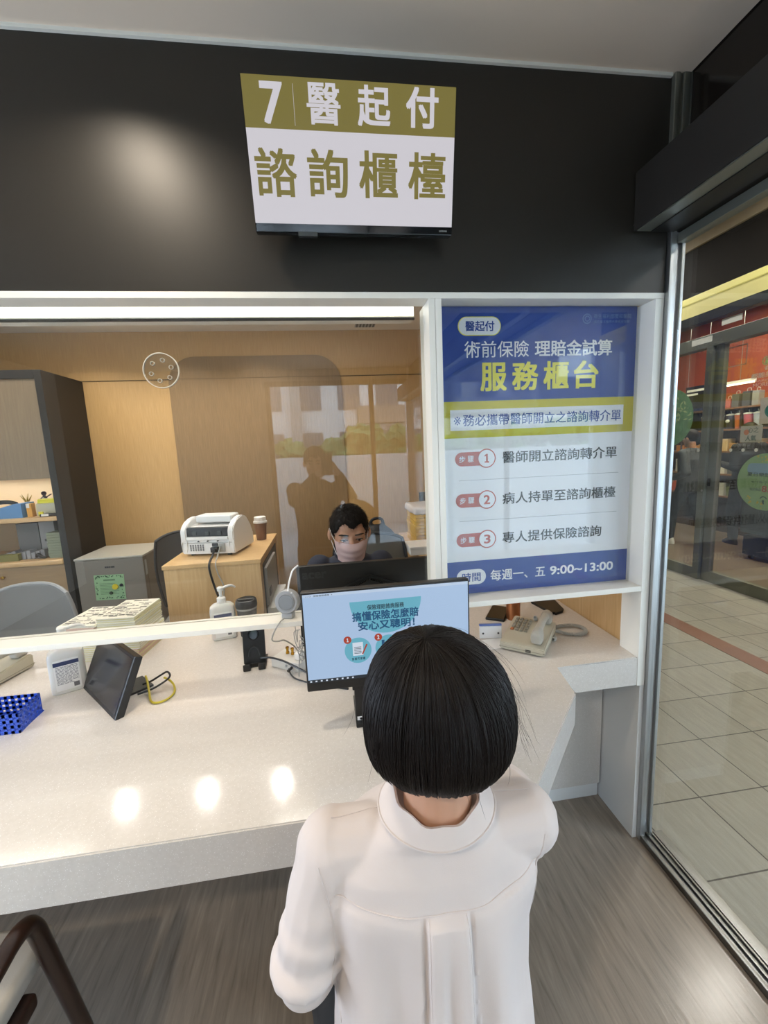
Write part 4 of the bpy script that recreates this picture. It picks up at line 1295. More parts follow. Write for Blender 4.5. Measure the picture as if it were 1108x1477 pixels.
def office_chair(loc, rz, label, w, z0, z1, lean=0.1, colour='#7c7f84', frame='#2c2c2d'):
    t = thing('office_chair', label, 'chair', loc, rz)
    fab = mat('mesh_fabric', colour, 0.75, bump=0.5, bscale=700)
    b = MB()
    hw = w / 2

    def P(u, v, th=0):
        a = (u - 0.5) * 2
        z = z0 + (z1 - z0) * v
        xx = hw * a * (0.86 + 0.14 * math.sin(PI * min(1, v * 0.9 + 0.05)))
        top = 0.045 * (abs(a) ** 3.0) * (v ** 3)
        return Vector((xx, -0.21 - lean * v + 0.05 * a * a * -1 + th, z - top))
    vs = b.grid(lambda u, v: P(u, v), 18, 14)
    bmesh.ops.solidify(b.bm, geom=b.bm.faces[:], thickness=0.018)
    b.build('backrest', fab, t)
    e = [P(0, v / 10, 0.008) for v in range(11)] + [P(u / 12, 1, 0.008) for u in range(1, 12)] + [P(1, 1 - v / 10, 0.008) for v in range(11)]
    MB().tube(e, 0.010, 8).build('back_frame', mat('chair_frame_plastic', frame, 0.5), t)
    MB().box(-0.24, 0.24, -0.22, 0.24, 0.42, 0.49, 0.03, seg=3).build('seat', fab, t)
    MB().box(-0.03, 0.03, -0.26, -0.20, 0.40, z0 + 0.12, 0.01).build('back_support', M['dark_grey'], t)
    MB().cyl((0, 0, 0.10), (0, 0, 0.42), 0.028).build('gas_column', M['steel_dark'], t)
    for k in range(5):
        a = 2 * PI * k / 5
        leg = MB().tube([(0, 0, 0.11), (0.14 * math.cos(a), 0.14 * math.sin(a), 0.10), (0.28 * math.cos(a), 0.28 * math.sin(a), 0.07)], [0.028, 0.022, 0.016], 8).build('leg', M['dark_grey'], t)
        MB().cyl((0.28 * math.cos(a) - 0.02 * math.sin(a), 0.28 * math.sin(a) + 0.02 * math.cos(a), 0.028), (0.28 * math.cos(a) + 0.02 * math.sin(a), 0.28 * math.sin(a) - 0.02 * math.cos(a), 0.028), 0.028, seg=16).build('castor', M['black_plastic'], leg)
    return t


office_chair((-1.48, 2.42, 0), 0.0, 'grey mesh office chair at the left in front of the wood cupboard', 0.40, 0.56, 0.972, lean=0.02, colour='#9c9c9b', frame='#8a8b8c')
office_chair((-0.93, 3.03, 0), math.radians(4), 'grey office chair between the small fridge and the maple cabinet', 0.42, 0.60, 1.09, lean=0.05, colour='#6d6a66')
office_chair((0.17, 2.23, 0), math.radians(170), 'grey office chair the clerk in the pink mask sits on', 0.46, 0.58, 1.055, lean=0.03, colour='#8a867e')
bp_ = MB()
bp_.ell((0, 0, 0.19), (0.15, 0.08, 0.20))
bp_.ell((0, -0.05, 0.12), (0.11, 0.06, 0.11))
bp_.box(-0.13, 0.13, -0.07, 0.06, 0.0, 0.2, 0.03)
bp_.tube([(-0.05, 0.02, 0.36), (-0.03, 0.0, 0.42), (0.03, 0.0, 0.42), (0.05, 0.02, 0.36)], 0.012, 8, smooth=4)
bk_ = thing('backpack', 'black backpack hanging behind the chair of the clerk', 'backpack', (0.285, 2.62, 0.69), math.radians(8))
blob(bp_, 'bag', mat('black_nylon', '#151518', 0.6, bump=0.3, bscale=300), bk_, voxel=0.008, it=4)
MB().tube([(-0.09, -0.10, 0.02), (-0.10, -0.09, 0.2), (-0.08, -0.02, 0.37)], 0.012, 8, smooth=4).build('strap', M['dark_grey'], bk_)

# side cabinet behind the clerk with folders
sc_ = thing('side_cabinet', 'maple side cabinet in the right rear of the office under the yellow folders', 'cabinet', (0.80, 2.70, 0))
MB().box(-0.305, 0.30, -0.36, 0.34, 0, 0.905).build('body', M['maple'], sc_, smooth=False)
MB().box(-0.31, 0.30, -0.365, 0.345, 0.905, 0.925, 0.002).build('top_board', M['maple_flat'], sc_)
wb = thing('document_box', 'white flat box in front of the yellow folder stack', 'box', (0.68, 2.44, 0.925))
MB().box(-0.235, 0.2, -0.09, 0.08, 0, 0.042, 0.002).build('tray', M['grey_white'], wb)
MB().box(-0.24, 0.205, -0.095, 0.085, 0.042, 0.052, 0.002).build('lid', M['white_plastic'], wb)
M['folder_y'] = mat('yellow_card', '#c79d2b', 0.6, var=0.1, vscale=30)
for i in range(9):
    o_ = MB().box(0.525 + rnd.uniform(-.004, .004), 0.735, 2.575 + rnd.uniform(-.004, .004), 2.86, 0.925 + i * 0.0225, 0.9468 + i * 0.0225, 0.003).build('folder', M['folder_y'])
    tag(o_, ['bottom yellow folder of the stack behind the clerk', 'second yellow folder up in the stack behind the clerk', 'third yellow folder up in the stack behind the clerk', 'fourth yellow folder up in the stack behind the clerk', 'middle yellow folder of the stack of nine behind the clerk', 'sixth yellow folder up in the stack behind the clerk', 'seventh yellow folder up in the stack behind the clerk', 'yellow folder just below the topmost one behind the clerk', 'topmost yellow folder of the stack, half under the white plastic bag'][i], 'folder', 'yellow folders in a stack')
pb_ = MB()
pb_.box(0.512, 0.75, 2.56, 2.87, 1.129, 1.178, 0.015, seg=3)
bmesh.ops.subdivide_edges(pb_.bm, edges=pb_.bm.edges[:], cuts=4, use_grid_fill=True)
for v in pb_.bm.verts:
    v.co += Vector((noise.noise(v.co * 30), noise.noise(v.co * 30 + Vector((5, 0, 0))), noise.noise(v.co * 24 + Vector((0, 9, 0))) * 0.6)) * 0.008
tag(pb_.build('plastic_bag', mat('white_crumpled_plastic', '#cfc8c6', 0.3), angle=60), 'crumpled white plastic bag on top of the yellow folders', 'bag')
m3_ = thing('monitor', 'dark monitor standing behind the yellow folders at the right rear', 'monitor', (0.80, 2.98, 0.925), math.radians(12))
MB().box(-0.16, 0.25, 0.0, 0.025, 0.05, 0.305, 0.004).build('case', M['black_plastic'], m3_)
MB().box(-0.155, 0.245, -0.001, 0.001, 0.06, 0.30).build('screen', mat('dark_grey_screen', '#3a393b', 0.25), m3_, smooth=False)
MB().box(-0.02, 0.08, -0.05, 0.09, 0, 0.012, 0.003).box(0.01, 0.05, 0.02, 0.035, 0.01, 0.15).build('stand', M['black_plastic'], m3_)

# ================================================================== wall unit at the far left
wu = thing('wall_unit', 'dark framed wood wall unit with open shelves at the left of the office', 'cupboard', (-2.4, 3.17, 0))
M['unit_dark'] = mat('dark_brown_laminate', '#17120d', 0.55, var=0.1, vscale=20)
M['unit_door'] = ramp_mat('taupe_wood_door', [(0.3, '#7b6a54'), (0.7, '#8a7860')], 18, (6, 6, 0.3), 0.5)
M['unit_wood'] = ramp_mat('wood_cupboard_front', [(0.3, '#957a58'), (0.7, '#a58963')], 14, (0.5, 6, 6), 0.45)
M['cream'] = mat('cream_back_panel', '#d9c6a6', 0.7)
MB().box(0.630, 0.672, -0.23, 0.225, 0.0, 2.13, 0.002).build('side_panel', M['unit_dark'], wu)
MB().box(-0.78, 0.630, -0.23, 0.225, 2.08, 2.13).build('top_panel', M['unit_dark'], wu, smooth=False)
MB().box(-0.78, 0.630, -0.215, 0.22, 1.46, 2.08).build('upper_door', M['unit_door'], wu, smooth=False)
MB().box(-0.78, 0.630, 0.20, 0.225, 0.93, 1.46).build('back_panel', M['cream'], wu, smooth=False)
MB().box(-0.78, 0.630, -0.23, 0.20, 1.185, 1.212, 0.003).build('shelf', M['maple_flat'], wu)
MB().box(-0.78, 0.630, -0.24, 0.22, 0.893, 0.93, 0.010).build('worktop', M['maple_flat'], wu)
dw = MB().box(-0.78, 0.630, -0.225, 0.22, 0.08, 0.893).build('lower_door', M['unit_wood'], wu, smooth=False)
MB().lathe([(0, 0), (0.006, 0), (0.006, 0.012), (0.011, 0.016), (0.011, 0.022), (0, 0.024)], seg=16, M=Matrix.Translation((0.262, -0.225, 0.833)) @ Matrix.Rotation(PI / 2, 4, 'X')).build('knob', M['brass'], dw)
MB().box(-0.78, 0.630, -0.20, 0.22, 0, 0.08).build('plinth', M['unit_dark'], wu, smooth=False)
area_light('shelf_lamp', (-2.3, 3.24, 1.455), 0.9, P_SHELF, NEUT, size_y=0.05)

wd = MB().prism([(-2.30, 1.212), (-1.99, 1.212), (-1.99, 1.305), (-2.03, 1.305), (-2.30, 1.235)], 2.975, 3.10, 'y')
tag(wd.build('file_holder', mat('blue_card', '#5c8fc4', 0.6), smooth=False), 'sloped blue file holder on the upper shelf at the left edge', 'holder')
tag(MB().tube([(-2.22, 3.03, 1.275), (-2.17, 3.03, 1.31), (-2.10, 3.03, 1.315), (-2.05, 3.03, 1.30)], 0.014, 8, smooth=4).build('cable_loop', M['black_plastic']), 'black looped cable in the blue file holder', 'cable')
ol = thing('small_box', 'narrow orange box beside the blue file holder', 'box', (-1.962, 3.02, 1.212), math.radians(12))
MB().box(-0.014, 0.014, -0.03, 0.03, 0, 0.088, 0.002).build('carton', mat('orange_card', '#d9a24a', 0.6), ol)
MB().box(-0.0145, 0.004, -0.031, 0.0, 0.06, 0.0885).build('flap', M['white_plastic'], ol)
yb = thing('storage_bin', 'translucent bin with bright yellow sheets on the upper shelf', 'bin', (-1.862, 3.06, 1.212))
b = MB().box(-0.068, 0.062, -0.05, 0.05, 0, 0.085, 0.01)
b.build('bin', mat('clear_grey_plastic', '#b7b39a', 0.3), yb)
MB().box(-0.060, 0.055, -0.040, 0.03, 0.05, 0.112, 0.008).build('yellow_sheets', mat('fluorescent_yellow', '#e6e13c', 0.6), yb)
tag(MB().box(-1.895, -1.868, 2.975, 2.985, 1.212, 1.245, 0.002).build('note_pad', mat('fluorescent_note', '#e8dc3a', 0.6)), 'small yellow note block at the front edge of the upper shelf', 'note')
kb = thing('handset', 'black flat device on the upper shelf beside the dark side panel', 'device', (-1.825, 2.99, 1.212), math.radians(10))
MB().box(-0.062, 0.052, -0.022, 0.022, 0, 0.018, 0.006).build('case', M['black_plastic'], kb)
MB().box(-0.05, -0.01, -0.0225, -0.012, 0.004, 0.0185).build('white_label', M['white_plastic'], kb)
cb_ = MB().ell((-1.80, 3.08, 1.262), (0.03, 0.05, 0.05), u=20, v=14)
for v in cb_.bm.verts:
    v.co += Vector((noise.noise(v.co * 40), noise.noise(v.co * 40 + Vector((3, 0, 0))), 0)) * 0.008
tag(cb_.build('crumpled_bag', mat('crumpled_grey_film', '#aaa39a', 0.35)), 'crumpled grey film bag behind the black device on the shelf', 'bag')
dl = thing('doll', 'small dark purple doll with spread arms sitting on the upper shelf', 'doll', (-1.945, 3.14, 1.212))
b = MB().ell((0, 0, 0.10), (0.018, 0.014, 0.026)).ell((0, 0, 0.142), (0.016, 0.015, 0.015))
b.cap((0.012, 0, 0.115), (0.05, -0.008, 0.135), 0.005).cap((-0.012, 0, 0.115), (-0.038, -0.008, 0.088), 0.005).cap((0.006, 0, 0.08), (0.012, -0.008, 0.01), 0.006).cap((-0.006, 0, 0.08), (-0.012, -0.008, 0.01), 0.006)
blob(b, 'body', mat('dark_purple_cloth', '#3a2438', 0.8), dl, voxel=0.004, it=2)
MB().ell((0, -0.012, 0.10), (0.010, 0.006, 0.016)).build('white_bib', M['white_plastic'], dl)
pp_ = thing('succulent', 'tiny yellowish succulent in a green tray behind the blue holder', 'plant', (-2.05, 3.13, 1.212))
MB().lathe([(0, 0), (0.03, 0), (0.036, 0.075), (0, 0.075)], seg=18).build('pot', mat('dark_green_pot', '#4a5a46', 0.6), pp_)
for k in range(7):
    a = k * 0.9
    MB().tube([(0, 0, 0.07), (0.012 * math.cos(a), 0.012 * math.sin(a), 0.10), (0.032 * math.cos(a), 0.032 * math.sin(a), 0.125 + 0.01 * (k % 3))], [0.003, 0.004, 0.001], 6, smooth=3).build('leaf', mat('yellow_leaf', '#b79a3c', 0.6), pp_)
M['box_grey'] = mat('grey_carton', '#77777a', 0.6)
tag(MB().box(-2.12, -1.985, 3.09, 3.19, 0.93, 1.16, 0.002).build('carton', M['box_grey']), 'plain grey carton at the back of the lower shelf, left one', 'box')
wc = thing('carton', 'white carton with a dark print at the back of the lower shelf', 'box', (-1.935, 3.12, 0.93))
MB().box(-0.045, 0.05, -0.03, 0.06, 0, 0.235, 0.002).build('case', mat('white_carton', '#a5a5a8', 0.6), wc)
MB().prism([(-0.02, 0.10), (0.03, 0.095), (0.02, 0.13), (0.014, 0.115), (-0.02, 0.115)], -0.0308, -0.030, 'y').build('print', M['dark_grey'], wc, smooth=False)
for i in range(9):
    b = MB().box(-0.0135, 0.0135, -0.035, 0.035, 0, 0.045 + 0.008 * (i % 3), 0.006)
    o_ = b.build('tape_reel', mat('grey_film_case', '#8d8d92', 0.4))
    o_.location = (-2.155 + i * 0.029, 3.03, 0.93)
    tag(o_, 'grey film case in the row on the lower shelf, ' + ['at the left end', 'second from the left', 'third from the left', 'fourth from the left', 'in the middle', 'fourth from the right', 'third from the right', 'second from the right', 'at the right end'][i], 'case', 'grey cases on the lower shelf')
tag(MB().box(-2.22, -2.052, 2.965, 3.0, 0.93, 0.975, 0.002).build('ledger', mat('olive_cloth', '#77743a', 0.7)), 'olive green ledger lying at the front left of the lower shelf', 'book')
b = MB()
b.tube([(-1.955, 2.985, 0.945), (-1.94, 2.98, 0.962), (-1.925, 2.985, 0.945), (-1.91, 2.985, 0.940), (-1.90, 2.99, 0.938)], [0.008, 0.012, 0.010, 0.008, 0.006], 8, smooth=3)
tag(b.build('gadget', M['dark_grey']), 'small black gadget at the front of the lower shelf', 'gadget')
M['pad_green'] = mat('grey_green_paper', '#8c9481', 0.8, var=0.05, vscale=60)
for i in range(10):
    o_ = MB().box(-1.872 + rnd.uniform(-.002, .002), -1.776, 2.975 + rnd.uniform(-.003, .003), 3.12, 0.931 + i * 0.0172, 0.947 + i * 0.0172, 0.001).build('receipt_pad', M['pad_green'])
    tag(o_, 'grey green receipt pad in the stack by the dark side panel, ' + ['lowest one', 'second from below', 'third from below', 'fourth from below', 'fifth from below', 'fifth from the top', 'fourth from the top', 'third from the top', 'second from the top', 'topmost one'][i], 'pad', 'receipt pads stacked on the lower shelf')

# ================================================================== things on the glass and the office ceiling
tp = thing('speech_plate', 'round clear acrylic speaking plate on the window glass, upper left', 'plate', (-0.474, 1.366, 1.810))
ry = Matrix.Rotation(PI / 2, 4, 'X')
MB().lathe([(0, -0.003), (0.049, -0.003), (0.050, 0.0), (0.049, 0.003), (0, 0.003)], seg=44, M=ry).build('disc', M['acrylic'], tp)
M['frost'] = mat('frosted_edge', '#cfc6b4', 0.3)
MB().lathe([(0.0485, -0.0035), (0.0510, -0.0035), (0.0510, 0.0035), (0.0485, 0.0035)], seg=44, M=ry, close=False).build('rim', M['frost'], tp)
for k in range(6):
    a = 2 * PI * k / 6 + 0.3
    MB().lathe([(0.005, -0.0036), (0.0062, -0.0036), (0.0062, 0.0036), (0.005, 0.0036)], seg=14, M=Matrix.Translation((0.030 * math.cos(a), 0, 0.030 * math.sin(a))) @ ry, close=False).build('hole', M['frost'], tp)
vt = thing('air_vent', 'small dark slotted air vent in the office ceiling', 'vent', (0.335, 3.22, 2.47))
MB().box(-0.075, 0.075, -0.09, 0.09, -0.006, 0.0, 0.002).build('frame', M['grey_plastic'], vt)
for i in range(6):
    MB().box(-0.066 + i * 0.0245, -0.054 + i * 0.0245, -0.08, 0.08, -0.0085, -0.005).build('slot', M['black_plastic'], vt, smooth=False)
ll = thing('linear_lamp', 'long bright linear lamp behind the top of the window frame', 'lamp', (-1.35, 1.50, 1.995))
MB().box(-1.85, 1.676, 0.0, 0.07, 0.0, 0.06, 0.002).build('housing', M['white'], ll)
MB().box(-1.85, 1.674, -0.003, 0.0, 0.006, 0.058).build('diffuser', mat('lamp_diffuser', '#ffffff', 0.5, emit='#fff8e4', estr=E_LIN), ll, smooth=False)
MB().box(-1.85, 1.676, -0.004, 0.002, -0.008, 0.000).build('lower_strip', M['black_metal'], ll)
for x in (-1.2, 0.0, 1.2):
    MB().cyl((x, 0.035, 0.06), (x, 0.035, 0.475), 0.004, seg=8).build('hanger', M['steel'], ll)
M['lens'] = mat('lamp_lens', '#ffffff', 0.4, emit='#fff0d8', estr=6.0)
for i, _x in enumerate((-1.62, -1.05, -0.5)):
    dl_ = thing('ceiling_downlight', 'round recessed downlight in the office ceiling, ' + ('left one of the row', 'middle one of the row', 'right one of the row')[i], 'lamp', (_x, 2.95, 2.47), group='office downlights')
    MB().lathe([(0.047, -0.012), (0.065, -0.010), (0.065, 0.0), (0.047, 0.0)], seg=32, close=False).build('trim_ring', M['white'], dl_)
    MB().lathe([(0, -0.004), (0.047, -0.004), (0.047, 0.0), (0, 0.0)], seg=32).build('lens', M['lens'], dl_)

# ================================================================== coffee shop across the corridor
M['fascia'] = mat('dark_brown_fascia', '#1c1916', 0.75, spec=0.2)
M['cove'] = mat('yellow_light_box', '#d9d27a', 0.5, emit='#e6dc90', estr=E_COVE)
M['shop_metal'] = mat('grey_green_aluminium', '#7b7f74', 0.4, metal=0.6)
M['shop_dark'] = mat('shop_dark_frame', '#24272a', 0.4, metal=0.3)
struct('wall_shop_front', MB().box(3.93, 4.05, -3.0, 8.0, 2.995, 3.62), M['fascia'], smooth=False)
struct('trim_10', MB().box(3.90, 3.94, -3.0, 8.0, 3.47, 3.62), mat('tan_soffit', '#a4977f', 0.7), smooth=False)
lb_ = thing('light_box', 'long glowing yellow light strip above the coffee shop doors', 'light', (3.93, 2.5, 2.79))
MB().box(-0.03, 0.08, -5.5, 5.5, 0.137, 0.200, 0.004).build('upper_tube', M['cove'], lb_)
MB().box(-0.015, 0.08, -5.5, 5.5, 0.0, 0.131).build('lower_panel', mat('yellow_light_panel', '#cfc780', 0.5, emit='#d6cd88', estr=E_COVE * 0.75), lb_, smooth=False)
MB().box(0.0, 0.08, -5.5, 5.5, 0.131, 0.137).build('joint', M['fascia'], lb_, smooth=False)
w4 = struct('window_4', MB().box(3.92, 4.02, 0.0, 8.0, 2.70, 2.79), M['shop_dark'], smooth=False)
struct('window_pane', MB().box(3.955, 3.963, 0.0, 8.0, 2.55, 2.70), M['glass_shop'], w4, smooth=False)
struct('door_head', MB().box(3.90, 4.02, 0.0, 8.0, 2.43, 2.55, 0.004), M['shop_metal'], w4)
d2 = struct('door_2', MB().box(3.90, 3.955, 3.914, 3.987, 0, 2.43, 0.003), M['shop_metal'])
d2['label'] = 'grey framed glass sliding doors of the coffee shop'
struct('door_stile', MB().box(3.93, 3.985, 3.814, 3.905, 0.0, 2.43, 0.003), M['shop_metal'], d2)
struct('bottom_rail', MB().box(3.93, 3.985, 0.0, 3.814, 0.0, 0.118, 0.003).box(3.905, 3.955, 3.987, 8.0, 0.0, 0.118, 0.003), M['shop_metal'], d2)
struct('door_pane', MB().box(3.952, 3.960, 0.0, 3.814, 0.118, 2.43).box(3.925, 3.933, 3.987, 8.0, 0.118, 2.43), M['glass_shop'], d2, smooth=False)
struct('door_lock', MB().box(3.918, 3.934, 3.868, 3.890, 1.02, 1.10, 0.002), M['black_plastic'], d2)
struct('lock_cylinder', MB().cyl((3.922, 3.93, 0.97), (3.898, 3.93, 0.97), 0.012, seg=16), M['steel'], d2)


def on_glass(name, poly, x, th, m, parent, label=None):
    return MB().prism(poly, x - th, x, 'x').build(name, m, parent, smooth=False, label=label)


def mapx(x):
    """turn lettering built facing -y into lettering on a plane x = const facing -x"""
    return lambda c: Vector((x + c.y, -c.x, c.z))


M['st_white'] = mat('white_vinyl', '#d9dcd4', 0.5)
M['st_green'] = mat('sticker_green', '#7fa36a', 0.5, var=0.12, vscale=7)
M['st_teal'] = mat('sticker_teal', '#0c6a58', 0.5)
M['st_dk'] = mat('sticker_dark_print', '#3e5a48', 0.6)
M['st_pale'] = mat('pale_vinyl', '#b9b3a6', 0.6)
for (y0, y1, z0, z1, x, lb) in ((3.93, 4.168, 2.478, 2.535, 3.90, 'pale label strip on the shop door head above the left stile'), (3.68, 3.887, 2.612, 2.672, 3.954, 'pale label strip on the shop transom glass')):
    tag(on_glass('label_strip', [(y0, z0), (y1, z0), (y1, z1), (y0, z1)], x, 0.002, M['st_white'], None), lb, 'label')
gs = thing('round_sticker', 'large round green sticker on the right glass door of the coffee shop', 'sticker', (3.952, 3.335, 1.098))
on_glass('disc', disc(0, 0, 0.262, 48), 0.0, 0.001, M['st_green'], gs)
rr = random.Random(8)
fl = MB()
for k in range(46):
    a = rr.uniform(0.35 * PI, 1.75 * PI)
    r = rr.uniform(0.19, 0.25)
    cy_, cz_ = r * math.cos(a), r * math.sin(a)
    s_ = rr.uniform(0.006, 0.018)
    fl.prism([(cy_ + s_ * math.cos(2 * PI * q / 6 + k) * (1 if q % 2 else .6), cz_ + s_ * math.sin(2 * PI * q / 6 + k) * (1 if q % 2 else .6)) for q in range(6)], -0.0016, -0.001, 'x')
fl.build('flower_print', mat('yellow_print', '#b3a63c', 0.6), gs, smooth=False)
on_glass('blue_field', rrect(-0.17, 0.17, 0.07, 0.17, 0.04), -0.001, 0.0004, mat('sticker_blue', '#7396a5', 0.6), gs)
lettering([('夏日樂飲 盛夏', -0.165, 0.165, 0.048, 0.086, 0.02), ('6/18-7/8 起', -0.12, 0.14, -0.012, 0.010, 0.0), ('指定飲品', -0.13, -0.03, -0.085, -0.060, 0.0), ('折', 0.075, 0.10, -0.085, -0.060, 0.01)], M['st_dk'], gs, mapf=mapx(-0.0014))
lettering([('85', -0.02, 0.068, -0.09, -0.035, 0.02)], mat('sticker_red', '#9a5240', 0.6), gs, mapf=mapx(-0.0014), name='number')
em = MB()
for a0 in range(10):
    a = PI * (0.15 + 0.7 * a0 / 9)
    em.prism([(0.03 * math.cos(a) + 0.005 * math.cos(q), -0.165 + 0.03 * math.sin(a) + 0.005 * math.sin(q)) for q in [2 * PI * i / 6 for i in range(6)]], -0.0016, -0.001, 'x')
em.prism([(-0.012, -0.205), (0.012, -0.205), (0.008, -0.165), (-0.008, -0.165)], -0.0016, -0.001, 'x')
em.build('emblem', M['st_dk'], gs, smooth=False)
g2 = thing('round_sticker', 'round leafy green sticker on the left shop glass, half behind the steel post', 'sticker', (3.925, 4.44, 1.755))
on_glass('disc', disc(0, 0, 0.32, 48), 0.0, 0.001, mat('leaf_green_sticker', '#5d8a5c', 0.6, var=0.5, vscale=14), g2)
lf = MB()
for k in range(90):
    a, r = rr.uniform(0, 2 * PI), 0.3 * math.sqrt(rr.random())
    cy_, cz_ = r * math.cos(a), abs(r * math.sin(a)) * 0.9 - 0.04
    s_ = rr.uniform(0.012, 0.035)
    b_ = rr.uniform(0, PI)
    lf.prism([(cy_ + s_ * math.cos(b_), cz_ + s_ * math.sin(b_)), (cy_ + s_ * .35 * math.cos(b_ + PI / 2), cz_ + s_ * .35 * math.sin(b_ + PI / 2)), (cy_ - s_ * math.cos(b_), cz_ - s_ * math.sin(b_)), (cy_ - s_ * .35 * math.cos(b_ + PI / 2), cz_ - s_ * .35 * math.sin(b_ + PI / 2))], -0.0016, -0.001, 'x')
lf.build('leaf_print', mat('pale_leaf_print', '#9fb77c', 0.6), g2, smooth=False)
pn_ = thing('paper_notice', 'small white notice with a fruit drawing on the right shop door', 'notice', (3.952, 3.50, 1.462))
on_glass('sheet', [(-0.103, 0), (0.103, 0), (0.103, 0.155), (-0.103, 0.155)], 0, 0.001, mat('notice_paper', '#a9a894', 0.7), pn_)
on_glass('fruit_drawing', disc(0.045, 0.095, 0.026, 24), -0.001, 0.0004, mat('peach_print', '#b9774f', 0.6), pn_)
lettering([('心之', -0.03, 0.07, 0.09, 0.14, 0.0), ('人氣', -0.05, 0.05, 0.015, 0.065, 0.02)], M['st_dk'], pn_, mapf=mapx(-0.0012))
wp = thing('wall_notice', 'white sheet with a dark green disc on the right shop door, at the frame edge', 'notice', (3.952, 3.33, 1.625))
on_glass('sheet', [(-0.13, 0), (0.105, 0), (0.105, 0.235), (-0.13, 0.235)], 0, 0.001, M['st_pale'], wp)
on_glass('green_disc', disc(0.0, 0.115, 0.062, 32), -0.001, 0.0004, M['st_teal'], wp)
for i, y in enumerate((4.03, 3.80 - 0.11, 3.565, 3.44, 3.315)):
    o_ = on_glass('dot_sticker', disc(y, 1.39, 0.0165, 20), 3.952 if y < 3.81 else 3.925, 0.0008, M['st_white'], None)
    tag(o_, 'white safety dot on the shop glass, ' + ['on the left pane beside the stile', 'first one right of the door stile', 'second one right of the door stile', 'third one right of the door stile', 'fourth one right of the door stile'][i], 'sticker', 'white safety dots')
sl_ = thing('door_lettering', 'pale slogan lettering with a small emblem high on the right shop door', 'lettering', (3.952, 3.33, 1.98))
lettering([('每一口', -0.10, 0.16, 0.118, 0.160, 0.01), ('都能美妙風味', -0.215, 0.17, 0.062, 0.108, 0.02), ('MAKE YOUR', -0.19, 0.10, 0.028, 0.045, 0.0), ('MORE MOMENTS', -0.19, 0.22, -0.016, 0.018, 0.0)], M['st_pale'], sl_, mapf=mapx(0.0))
em = MB()
for a0 in range(12):
    a = 2 * PI * a0 / 12
    em.prism([(-(-0.085) + 0.034 * math.cos(a) + 0.008 * math.cos(q), 0.205 + 0.034 * math.sin(a) + 0.008 * math.sin(q)) for q in [2 * PI * i / 6 for i in range(6)]], -0.0008, 0, 'x')
em.prism([(0.07, 0.18), (0.10, 0.18), (0.092, 0.228), (0.078, 0.228)], -0.0008, 0, 'x')
em.build('emblem', M['st_green'], sl_, smooth=False)
fl_ = MB()
for (y0, y1, z0, z1) in ((3.60, 3.79, 2.19, 2.20), (3.60, 3.79, 2.37, 2.38), (3.60, 3.61, 2.19, 2.38)):
    fl_.box(3.9515, 3.952, y0, y1, z0, z1)
tag(fl_.build('square_outline', mat('pale_vinyl_line', '#8e7a66', 0.6), smooth=False), 'thin pale square outline sticker at the top of the right shop door', 'sticker')

# ------------------------------------------------------------------ inside the shop
rk = thing('shelf_rack', 'dark merchandise rack with shelves at the back of the coffee shop', 'shelf', (6.40, 6.2, 0))
M['rack'] = mat('dark_walnut', '#3a271c', 0.5, var=0.15, vscale=8)
MB().box(0.22, 0.25, -1.6, 1.6, 0, 1.95).build('back_board', M['rack'], rk, smooth=False)
for z in (0.55, 0.90, 1.26, 1.60, 1.925):
    MB().box(-0.20, 0.22, -1.6, 1.6, z, z + 0.025).build('board', mat('shelf_oak', '#8a6440', 0.5), rk, smooth=False)
for y in (-1.6, -0.53, 0.53, 1.57):
    MB().box(-0.18, 0.22, y, y + 0.03, 0, 1.95).build('upright', M['rack'], rk, smooth=False)
MB().box(-0.20, 0.22, -1.6, 1.6, 0.0, 0.10).build('plinth', M['rack'], rk, smooth=False)
SH = 'merchandise on the rack in the coffee shop'
for i, (y, c, w, nm) in enumerate([(5.90, '#3c3846', .062, 'dark tumbler with a white oval on the shop rack'), (5.765, '#c0653c', .060, 'orange tumbler on the shop rack, right of the dark one'), (5.615, '#cf6a78', .066, 'pink tumbler on the shop rack beside the orange one'), (5.475, '#b3bcc6', .058, 'pale grey tumbler at the right of the shop rack row'), (6.33, '#b98c5a', .07, 'tan mug box left on the shop rack row'), (6.08, '#9a4a34', .05, 'rust red tumbler on the shop rack, left of the dark one')]):
    t = thing('shop_tumbler', nm, 'tumbler', (6.28, y, 1.625))
    m_ = mat('tumbler_colour', c, 0.35)
    MB().lathe([(0, 0), (w * .72, 0), (w * .74, 0.01), (w, 0.205), (0, 0.205)], seg=24).build('body', m_, t)
    MB().lathe([(0, 0.205), (w * 1.06, 0.205), (w * 1.06, 0.22), (w * .4, 0.235), (0, 0.235)], seg=24).build('lid', M['st_white'], t)
    MB().cyl((0.01, 0, 0.22), (0.0, 0.01, 0.27), 0.006, seg=8).build('straw', M['st_white'], t)
    if i == 0:
        MB().ell((-w * .93, 0, 0.12), (0.008, 0.035, 0.026)).build('oval_mark', M['st_white'], t)
